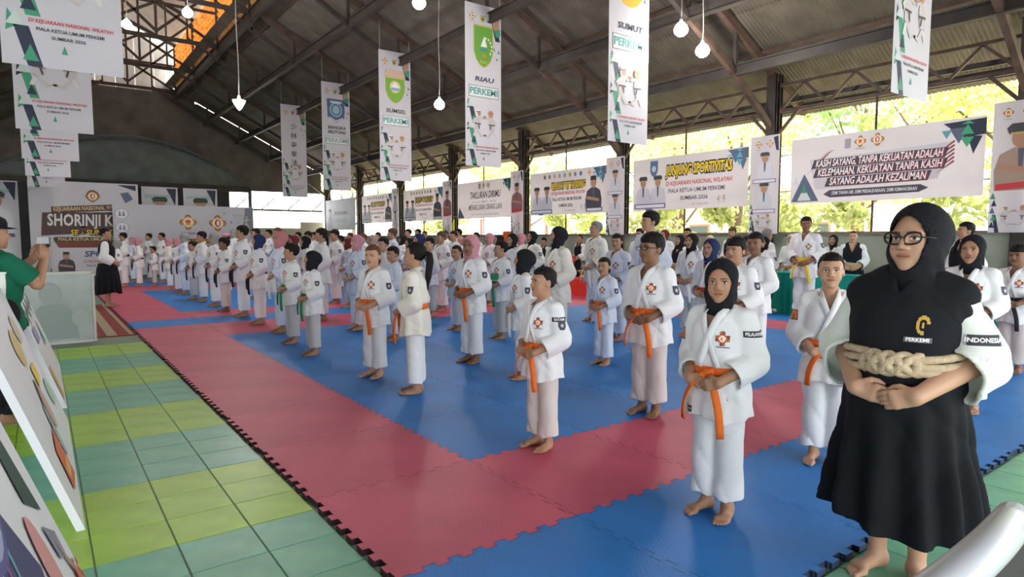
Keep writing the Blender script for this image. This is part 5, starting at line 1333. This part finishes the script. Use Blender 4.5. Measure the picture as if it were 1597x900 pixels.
x,y,h=at_x(904,366,12.0); official(x,y,h,'bald','man in black robe holding a red folder near the low wall',-100,0)
x,y,h=at_x(1331,360,12.4); official(x,y,h,'bald','bald man in black robe before the low wall right of the yellow belt',-70,0,1)
x,y,h=at_x(848,371,10.6); official(x,y,h,'short','man in black robe partly hidden left of the man with the red folder',-90,1)
x,y,h=at_x(1505,347,10.2); official(x,y,h,'short','man in dark robe whose head shows right of the woman in black',-120,2,0)
x,y,h=at_x(1142,355,12.4); official(x,y,h,'dyed','man in dark clothes standing by the low wall left of the column banner',-95,1)
x,y,h=at_x(1060,367,10.6); official(x,y,h,'hj_black','person in black headscarf and dark robe near the electric fan',-92,0)
x,y,h=at_x(1072,356,12.5); official(x,y,h,'short','man in dark robe next to the electric fan',-92,1)
# other people by the low wall
G2='people standing along the low wall'
person(10.95,5.95,1.79,'a','short','yellow','tall young man with a yellow belt beside the teal table',-78,1,2,0,group=G2)
for px,top,X,hd,lb,gi in ((1300,366,12.6,'hj_black','person in black headscarf and white uniform behind the bald man',0),(1192,369,10.8,'hj_black','person in black headscarf behind the dark-skinned boy',0),(1234,365,12.5,'hj_cream','person in cream headscarf beside the man in a white shirt',0),(1107,367,12.5,'hj_cream','person in pale headscarf far behind the navy headscarf',0),(997,356,9.8,'short','man in white whose face shows left of the tallest young man',0),(1036,358,11.5,'hj_maroon','person in maroon headscarf in front of the electric fan',0)):
    x,y,h=at_x(px,top,X); person(x,y,h,'a',hd,'white',lb,-85,0,0,gi,group=G2)
# man in a white shirt and jeans
RS=Rig(1.62,.226,.160,kind='adult',hem=.49*1.62,cuff=.045*1.62,reach={1:((.225,.03,1.04),(.20,-.06,.80)),-1:((-.225,.03,1.04),(-.20,-.06,.80))},hdir={1:((0,-.15,-1),(1,0,0)),-1:((0,-.15,-1),(-1,0,0))},armbox=((-.32,-.16,.55),(.32,.12,1.2)))
e=empty('person',(11.15,6.80,0),R(60),label='man in white shirt and dark jeans seen from behind by the teal table',cat='person',group=G2); e.scale=(1.58/1.62,)*3
SHIRT=jacket_mesh(RS,GI[0],vneck=.03,short=True); JEANS=cloth('dark_jeans',(.015,.02,.045))
inst('body',body_mesh(RS,R(10)),e,mats=[SK[0]]); inst('shirt',SHIRT,e,mats=[GI[0]]); inst('trousers',trousers_mesh(RS,JEANS),e,mats=[JEANS]); head_wear(e,RS,0,'grey',R(10))
for sd in (1,-1):
    def shoe(p): return smax(smin(el(p,(0,.01,.045),(.045,.06,.05)),rc(p,(0,0,.035),(0,-.16,.028),.043,.036),.04),.0-p[:,2],.004)
    v,f=sdf_mesh(shoe,(-.07,-.23,-.01),(.07,.1,.12),.008); inst('shoe',mesh_np('shoe',v,fix_out(v,f),[GI[0]],True),e,loc=(sd*RS.stance,.016*1.62,0),rot=(0,0,sd*.2))
# ------------------------------------------------------------------ woman in black at the right
RW=Rig(1.555,.258,.150,neckx=.022,g=1.14,kind='woman',slen=.34,hang=.075,sr=.070,cr=.098,handz=.535*1.555,elout=.062,stance=.075,toe=R(18),belt=.605*1.555,hem=.42*1.555,handk=1.05,foot=.235,
  T=((.30,.110,.090),(.50,.100,.084),(.585,.092,.078),(.70,.090,.074),(.745,.078,.062),(.775,.060,.046),(.80,.036,.034),(.84,.026,.032)))
for i,(S,E,Wr,sd) in enumerate(RW.arms): RW.arms[i]=(S,E,np.array((sd*.110,-.225-(.02 if sd>0 else 0),RW.handz)),sd)
RW.armbox=((-.42,-.42,RW.handz-.17),(.42,.14,RW.zs-.12))
TW=((.14,.170,.148),(.30,.148,.134),(.45,.128,.122),(.56,.118,.112),(.60,.116,.110),(.64,.118,.110),(.70,.118,.104),(.745,.110,.094),(.775,.094,.078),(.80,.070,.064),(.84,.050,.054))
e=empty('person',(2.86,1.11,-.03),R(-84),label='woman in black robe, glasses and black headscarf with thick beige rope belt',cat='person'); YW=R(-14)
inst('body',body_mesh(RW,YW,R(-2)),e,mats=[SK[1]])
JW=jacket_mesh(RW,GI[2],amp=.007); inst('jacket',JW,e,mats=[cloth('sleeve_mint_white',(.72,.76,.70))])
RBW=robe_mesh(RW,BLKC,.170*1.555,TW,.02,.006,1.0,.077,.12); inst('robe',RBW,e); b=inst('rope_belt',rope_mesh(RW,ROPE,TW,.0135),e); inst('braided_knot',braid_mesh(RW,ROPE,TW,.0145),b)
ro=(Matrix.Rotation(YW,3,'Z')@Matrix.Rotation(R(-2),3,'X')).to_euler()
HJW=hijab_mesh(SCARF['black'],drape=.75,h=.0048,bun=.09,low=-.20); inst('headscarf',HJW,e,loc=RW.neck,rot=ro,scale=RW.hs*1.03); inst('glasses',glasses_mesh(MATS['glasses_frame'],1.16,.0036),e,loc=RW.neck,rot=ro,scale=RW.hs)
bj=bvh_of(JW); br=bvh_of(RBW); S,E,_,_=RW.arms[0]; m=S+(E-S)*.62
tv,tf=text_geo('INDONESIA',.024,0,.0008); inst('sleeve_band',patch_mesh('sleeve_band',bj,tuple(m),(-.8,.85,0),(0,0,1),.13,.042,lambda x,y:(.02,.02,.03) if max(abs(x),abs(y)*1.0)<.93 else (.4,.4,.4),16,6,.003,(tv,tf)),e)
tv,tf=text_geo('PERKEMI',.020,0,.0006)
inst('chest_emblem',patch_mesh('chest_emblem',br,(.10,-.1,.705*1.555),(0,1,0),(0,0,1),.05,.075,lambda x,y:(.55,.33,.06) if (.5<math.hypot(x,y*.9+.0)<.9 and not (x>.2 and y<.1)) or (abs(x)<.2 and abs(y)<.3) else None,14,14,.004),e)
inst('chest_lettering',patch_mesh('chest_lettering',br,(.085,-.1,.668*1.555),(0,1,0),(0,0,1),.09,.02,lambda x,y:(.12,.12,.13),10,3,.004,(tv,tf)),e)
# ------------------------------------------------------------------ photographer at the left edge
RP=Rig(1.58,.224,.175,g=1.1,kind='adult',hem=.47*1.58,cuff=.06*1.58,reach={1:((.21,-.16,1.10),(.07,-.30,1.26)),-1:((-.23,-.15,1.08),(-.07,-.30,1.25))},hdir={1:((-.1,-.2,1),(.9,.3,0)),-1:((.1,-.2,1),(-.9,.3,0))},armbox=((-.34,-.50,.95),(.34,.10,1.52)))
JER=cloth('green_jersey',(.012,.13,.075)); PNT=cloth('black_trousers',(.015,.015,.018))
e=empty('person',(-.27,6.25,-.03),R(120),label='photographer in green jersey and black cap raising a phone at the left edge',cat='person')
inst('body',body_mesh(RP,R(-12)),e,mats=[SK[0]]); JP=jacket_mesh(RP,JER,vneck=.03,short=True); inst('jersey',JP,e,mats=[JER]); inst('trousers',trousers_mesh(RP,PNT),e,mats=[PNT])
ro=(0,0,R(-12)); inst('hair',HR['short'],e,loc=RP.neck,rot=ro,scale=RP.hs); inst('cap',CAP,e,loc=RP.neck,rot=ro,scale=RP.hs*1.02)
mb=MB(); mb.box((0,-.35,1.40),(.155,.012,.08)); mb.build('phone',mat('black_phone',(.02,.02,.022),.25),e)
def strapf(p): return el(p,(-.19,.06,.86),(.07,.10,.12))
v,f=sdf_mesh(strapf,(-.3,-.08,.7),(-.08,.2,1.02),.012); inst('sling_bag',mesh_np('sling_bag',v,fix_out(v,f),[PNT],True),e)
a,b_=RP.ab(1.1); path=[(.16,.0,1.27),(.10,.145,1.17),(-.04,.185,1.02),(-.17,.165,.90)]; vs,fs=ribbon(path,[(0,1,.3)]*4,.04,.006); mb=MB(); mb.add(vs,fs); mb.build('bag_strap',PNT,e)
bp=bvh_of(JP)
for sd in (-1,1):
    inst('side_stripe',patch_mesh('side_stripe',bp,(sd*.2,.06,1.0),(-sd,0,0),(0,0,1),.035,.36,lambda x,y:(.75,.78,.72),2,16,.003),e)
    S,E,_,_ =RP.arms[0 if sd>0 else 1]; C=S+(E-S)*.76; inst('sleeve_trim',patch_mesh('sleeve_trim',bp,tuple(C),(-sd,.3,0),tuple(S-E),.13,.03,lambda x,y:(.78,.80,.75),8,2,.004),e)
# ------------------------------------------------------------------ objects on the left
WBRD=mat('foam_board_white',(.74,.75,.80),.6,noise=(2,.04),bump=(3,.3))
def lean_board(y0,y1,zt,pr,label,xb=.12,xt=-.24):
    """signboard leaning to the left; face looks to +x; local u runs along +y, v up the slope"""
    L=y1-y0; ln=math.hypot(xb-xt,zt+.03); tilt=math.atan2(xb-xt,zt+.03)
    e=empty('signboard',(xb,y0,-.03),label=label,cat='signboard',group='printed signboards leaning in a row on the left')
    M=Matrix.Rotation(-tilt,4,'Y')@Matrix.Rotation(PI/2,4,'Z')
    b=MB(); b.hexa([(0,0,0),(L,0,0),(L,.035,0),(0,.035,0),(0,0,ln),(L,0,ln),(L,.035,ln),(0,.035,ln)])
    o=b.build('panel',WBRD,e); o.matrix_local=M
    for k,m in pr.p.items():
        m.v=[(u,-.002-.0016*l,v) for u,v,l in m.v]; m.build(k,PRINT,o,usecol=True,kind='stuff')
    for u in (.25,L-.25):
        q=MB(); q.beam((xt-xb-.03,u,zt*.92),(xt-xb-.26,u,0.0),.03,.03); q.build('back_leg',mat('pale_wood',(.45,.33,.2),.7),e)
    return e
p=Pr()
p.poly([(.3,.05),(1.0,.02),(1.5,.5),(1.2,1.05),(.2,1.05)],(.06,.06,.16),1)
for i in range(9): p.poly([(.35+.09*i,.10+.02*i),(.37+.09*i,.10+.02*i),(.62+.09*i,.98),(.59+.09*i,.98)],[(.55,.5,.6),(.30,.10,.25),(.12,.35,.40)][i%3],2)
p.ell(1.15,.85,.22,.17,(.10,.10,.28),3); p.ell(1.15,.85,.19,.14,(.35,.38,.55),4); p.poly([(1.75,.62),(1.98,.50),(1.90,1.05),(1.78,1.0)],(.03,.07,.06),2)
p.ell(1.62,.42,.10,.20,(.62,.30,.30),3); p.text('KEJUARAAN NAS',1.45,.17,.17,(.62,.12,.06),5,.15,.006,rot=.0); p.text('SUMBAR 2026',1.72,.06,.10,(.08,.20,.14),5,.1,.003); p.poly([(1.88,.42),(2.06,.20),(2.10,.10),(1.98,.22)],(.45,.28,.25),4); p.poly([(1.82,.50),(2.0,.40),(1.98,.30),(1.84,.36)],(.25,.25,.32),3)
lean_board(.75,2.92,1.02,p,'nearest leaning signboard with dark purple streaks and orange lettering')
p=Pr()
p.ell(1.25,.80,.25,.12,(.62,.50,.22),2); p.ell(1.75,.86,.2,.10,(.60,.52,.40),2); p.poly([(1.35,.50),(1.75,.52),(1.72,.62),(1.38,.64)],(.80,.60,.08),3); p.ell(1.95,.35,.2,.10,(.35,.55,.42),2); p.ell(1.2,.42,.14,.16,(.62,.40,.35),2); p.ell(.95,.30,.10,.17,(.40,.52,.45),2)
p.poly([(.35,.10),(.80,.06),(.78,.36),(.42,.32)],(.70,.16,.08),3); p.rect(.45,.13,.72,.20,(.78,.45,.15),4); p.poly([(.78,.30),(1.15,.60),(1.22,.58),(.84,.22)],(.12,.16,.10),2)
lean_board(3.66,6.05,1.03,p,'middle leaning signboard with yellow patch and red printed box')
p=Pr()
for i in range(7): p.ell(.45+.28*i,.82-.06*(i%2),.09,.07,(.30,.36,.36),2)
p.poly([(.3,.55),(.9,.52),(.9,.66),(.3,.68)],(.35,.35,.55),2); p.poly([(1.2,.4),(1.7,.4),(1.6,.65)],(.20,.42,.32),2); p.rect(.08,.06,.40,.34,(.72,.38,.15),2)
lean_board(6.45,8.75,1.02,p,'farthest leaning signboard with pale grey print and orange corner',.13,-.22)
# framed translucent board
e=empty('framed_board',(-.27,10.36,-.03),R(3),label='grey-green framed board with a faint bust shape standing on the floor',cat='board')
b=MB(); b.box((.42,0,.50),(.80,.02,.92)); b.build('panel',mat('frosted_panel',(.40,.45,.44),.35,noise=(3,.12,3),spec=.5),e)
FRM=mat('pale_frame',(.62,.60,.56),.5)
for c,d in (((.42,0,.97),(.88,.035,.03)),((.42,0,.03),(.88,.035,.03)),((.0,0,.5),(.03,.035,.96)),((.84,0,.5),(.03,.035,.96))):
    b=MB(); b.box(c,d); b.build('frame_bar',FRM,e)
p=Pr(); p.ell(.36,.70,.125,.15,(.345,.385,.38),1,'printed_portrait'); p.poly([(.12,.08),(.66,.08),(.62,.42),(.50,.55),(.25,.55),(.14,.42)],(.31,.37,.36),2,'printed_portrait'); p.ell(.36,.69,.105,.13,(.375,.42,.41),3,'printed_portrait'); p.ell(.68,.36,.10,.12,(.43,.47,.46),3,'printed_portrait')
for k,m in p.p.items(): m.v=[(u,-.0105-.0008*l,v) for u,v,l in m.v]; m.build(k,PRINT,e,usecol=True,kind='stuff')
for u in (.1,.74):
    q=MB(); q.beam((u,.03,.8),(u,.20,0),.025,.025); q.build('back_leg',FRM,e)
# rug
RUG=mat('rug_red',(.28,.045,.04),.95,noise=(30,.2)); RUGB=mat('rug_beige',(.42,.34,.22),.95,noise=(30,.15))
e=empty('rug',(.30,10.80,-.03),0,label='red and beige patterned rug lying along the mat edge',cat='rug')
b=MB(); b.box((.40,2.7,.006),(.80,5.4,.012)); b.build('pile',RUG,e)
for x in (.06,.50,.74): b=MB(); b.box((x,2.7,.014),(.05 if x!=.50 else .13,5.3,.005)); b.build('border_stripe',RUGB,e)
for k in range(12): b=MB(); b.lathe([(.07,.012),(.06,.018),(.01,.018)],8,(.28,.3+k*.44,0)); b.build('medallion',RUGB,e)
# sheet of paper held by the student in the dusty rose headscarf
b=MB(); b.box((2.70,9.55,.74),(.012,.20,.24),.5); b.build('paper_sheet',GI[0],label='white sheet held by the student in the dusty rose headscarf',cat='paper')
b=MB(); b.box((4.98,7.08,.88),(.02,.11,.08),.5); b.box((4.976,7.08,.88),(.012,.115,.085),.5); b.build('booklet',mat('green_booklet',(.03,.25,.10),.5),label='green booklet held by the boy in grey trousers',cat='booklet')
# ------------------------------------------------------------------ tables by the low wall
SKT=cloth('teal_table_skirt',(.02,.38,.30)); 
def skirt_table(loc,L,Wd,h,m,label,name='draped_table',n=60):
    e=empty(name,loc,label=label,cat='table')
    vs=[];fs=[]; per=[]
    for i in range(n): per.append((-Wd/2,-L/2+L*i/n))
    for i in range(n//2): per.append((-Wd/2+Wd*i/(n//2),L/2))
    for i in range(n): per.append((Wd/2,L/2-L*i/n))
    for i in range(n//2): per.append((Wd/2-Wd*i/(n//2),-L/2))
    N=len(per)
    for k,z in enumerate((h,h*.5,.0)):
        for i,(x,y) in enumerate(per):
            r=math.hypot(x/Wd,y/L)+1e-6; o=.012*math.sin(i*1.9)*(k>0)+.02*k; vs.append((x*(1+o/Wd*2),y*(1+o/L*2),z))
    for k in (0,1):
        for i in range(N): fs.append((k*N+i,(k+1)*N+i,(k+1)*N+(i+1)%N,k*N+(i+1)%N))
    b=MB(); b.add(vs,fs); b.build('skirt',m,e,True)
    b=MB(); b.box((0,0,h+.004),(Wd+.02,L+.02,.016)); b.build('table_cloth',m,e)
    for sx in (-1,1):
        for sy in (-1,1): b=MB(); b.box((sx*(Wd/2-.06),sy*(L/2-.06),h/2),(.04,.04,h)); b.build('leg',STEEL,e)
    return e
skirt_table((11.75,7.35,-.03),2.2,.5,.76,SKT,'table with teal skirt behind the man in the white shirt')
skirt_table((11.75,4.95,-.03),2.2,.5,.76,SKT,'table with teal skirt behind the tall man with the yellow belt')
skirt_table((12.72,2.3,-.03),2.4,.5,.72,SKT,'table with teal skirt at the right edge by the low wall')
skirt_table((10.9,11.65,-.03),1.3,.7,.42,cloth('red_table_cloth',(.70,.05,.04)),'low table with red cloth before the man in black robe')
b=MB(); b.lathe([(.06,0),(.10,.02),(.04,.05),(.03,.12),(.11,.18),(.09,.20)],12,(10.9,11.7,.41)); b.build('trophy_bowl',mat('gold_bowl',(.6,.35,.08),.3,metal=.8),label='small golden bowl on the low red table',cat='bowl',smooth=True)
b=MB(); b.box((11.80,13.13,.82),(.03,.30,.22),.17); b.box((11.782,13.13,.82),(.02,.31,.23),.17); b.build('folder',mat('red_folder',(.65,.07,.05),.5),label='red folder held by the man in black robe',cat='folder')
# pedestal fan
e=empty('pedestal_fan',(12.55,10.55,-.03),R(-100),label='tall pedestal fan with wire guard by the low wall',cat='fan'); FAN=mat('fan_metal',(.30,.30,.31),.4)
b=MB(); b.lathe([(.24,0),(.24,.03),(.05,.05),(.03,.07)],20); b.build('base',FAN,e,True); b=MB(); b.tube([(0,0,.05),(0,0,1.25)],.02,8); b.build('pole',FAN,e,True)
b=MB(); b.tube([(0,.16,1.42),(0,-.02,1.42)],[.07,.06],12); b.build('motor',FAN,e,True)
for k in range(24):
    a=2*PI*k/24; b=MB(); b.tube([(.03*math.cos(a),-.10,1.42+.03*math.sin(a)),(.20*math.cos(a),-.13,1.42+.20*math.sin(a)),(.30*math.cos(a),-.06,1.42+.30*math.sin(a))],.003,4); b.build('guard_wire',FAN,e,True)
for r,y in ((.30,-.06),(.20,-.13),(.30,.03)):
    b=MB(); b.tube([(r*math.cos(t),y,1.42+r*math.sin(t)) for t in np.linspace(0,2*PI,37)],.006,6,cap=False); b.build('guard_ring',FAN,e,True)
for k in range(3):
    a=2*PI*k/3; b=MB(); b.add([(0.03*math.cos(a),-.05,1.42+.03*math.sin(a)),(.26*math.cos(a-.3),-.07,1.42+.26*math.sin(a-.3)),(.27*math.cos(a+.35),-.03,1.42+.27*math.sin(a+.35))],[(0,1,2)]); b.add([(0.03*math.cos(a),-.046,1.42+.03*math.sin(a)),(.26*math.cos(a-.3),-.066,1.42+.26*math.sin(a-.3)),(.27*math.cos(a+.35),-.026,1.42+.27*math.sin(a+.35))],[(2,1,0)]); b.build('blade',FAN,e)
# cloths on the low wall
b=MB(); b.box((13.2,17.75,1.60),(.30,.55,.10)); b.box((13.02,17.75,1.45),(.03,.50,.40)); b.build('folded_cloth',cloth('orange_red_cloth',(.75,.14,.04)),label='orange-red cloth hung over the low wall',cat='cloth')
b=MB(); b.tube([(13.1,21.4,1.5),(13.1,21.4,2.15)],.015,6); b.add([(13.1,21.4,2.15),(13.1,21.75,1.62),(13.1,21.4,1.60)],[(0,1,2)]); b.add([(13.105,21.4,2.15),(13.105,21.75,1.62),(13.105,21.4,1.60)],[(2,1,0)]); b.build('pennant',cloth('yellow_pennant',(.80,.70,.04)),label='yellow pennant on a stick standing on the low wall',cat='pennant')
# ------------------------------------------------------------------ chair at the lower right corner
CH=mat('chair_frame_silver',(.50,.52,.57),.25,spec=.6); CHB=mat('chair_black_mesh',(.012,.012,.014),.7,bump=(300,.4))
def pt(px,py,z):
    r=ray_px(px,py); t=(z-CAMZ)/r[2]; return Vector((r[0]*t,r[1]*t,z))
A=pt(1408,932,.90); B=pt(1605,768,.90); d=(B-A).normalized(); n=Vector((-d.y,d.x,0)); 
if n.dot(Vector((-A.x,-A.y,0)))>0: pass
c0=A-d*.02
e=empty('chair',(c0.x,c0.y,-.03),math.atan2(d.y,d.x),label='chair with silver rail and black backrest at the lower right corner',cat='chair')
wd=.52
b=MB(); b.tube([(wd*t,-.015*math.sin(PI*t),.90+.012*math.sin(PI*t)) for t in np.linspace(-.04,1.04,12)],.032,14); b.build('top_rail',CH,e,True)
for x in (.0,wd):
    b=MB(); b.tube([(x,0,.90),(x,-.02,.60),(x,-.05,.46),(x,.03,.0)],.016,8); b.build('leg',CH,e,True)
    b=MB(); b.tube([(x,-.06,.46),(x,-.42,.46),(x,-.44,.44),(x,-.47,.0)],.016,8); b.build('leg',CH,e,True)
b=MB(); b.hexa([(.02,-.035,.52),(wd-.02,-.035,.52),(wd-.02,-.02,.52),(.02,-.02,.52),(.02,-.025,.895),(wd-.02,-.025,.895),(wd-.02,-.01,.895),(.02,-.01,.895)]); b.build('backrest',CHB,e)
b=MB(); b.box((wd/2,-.25,.47),(wd-.03,.42,.04)); b.build('seat',CHB,e)
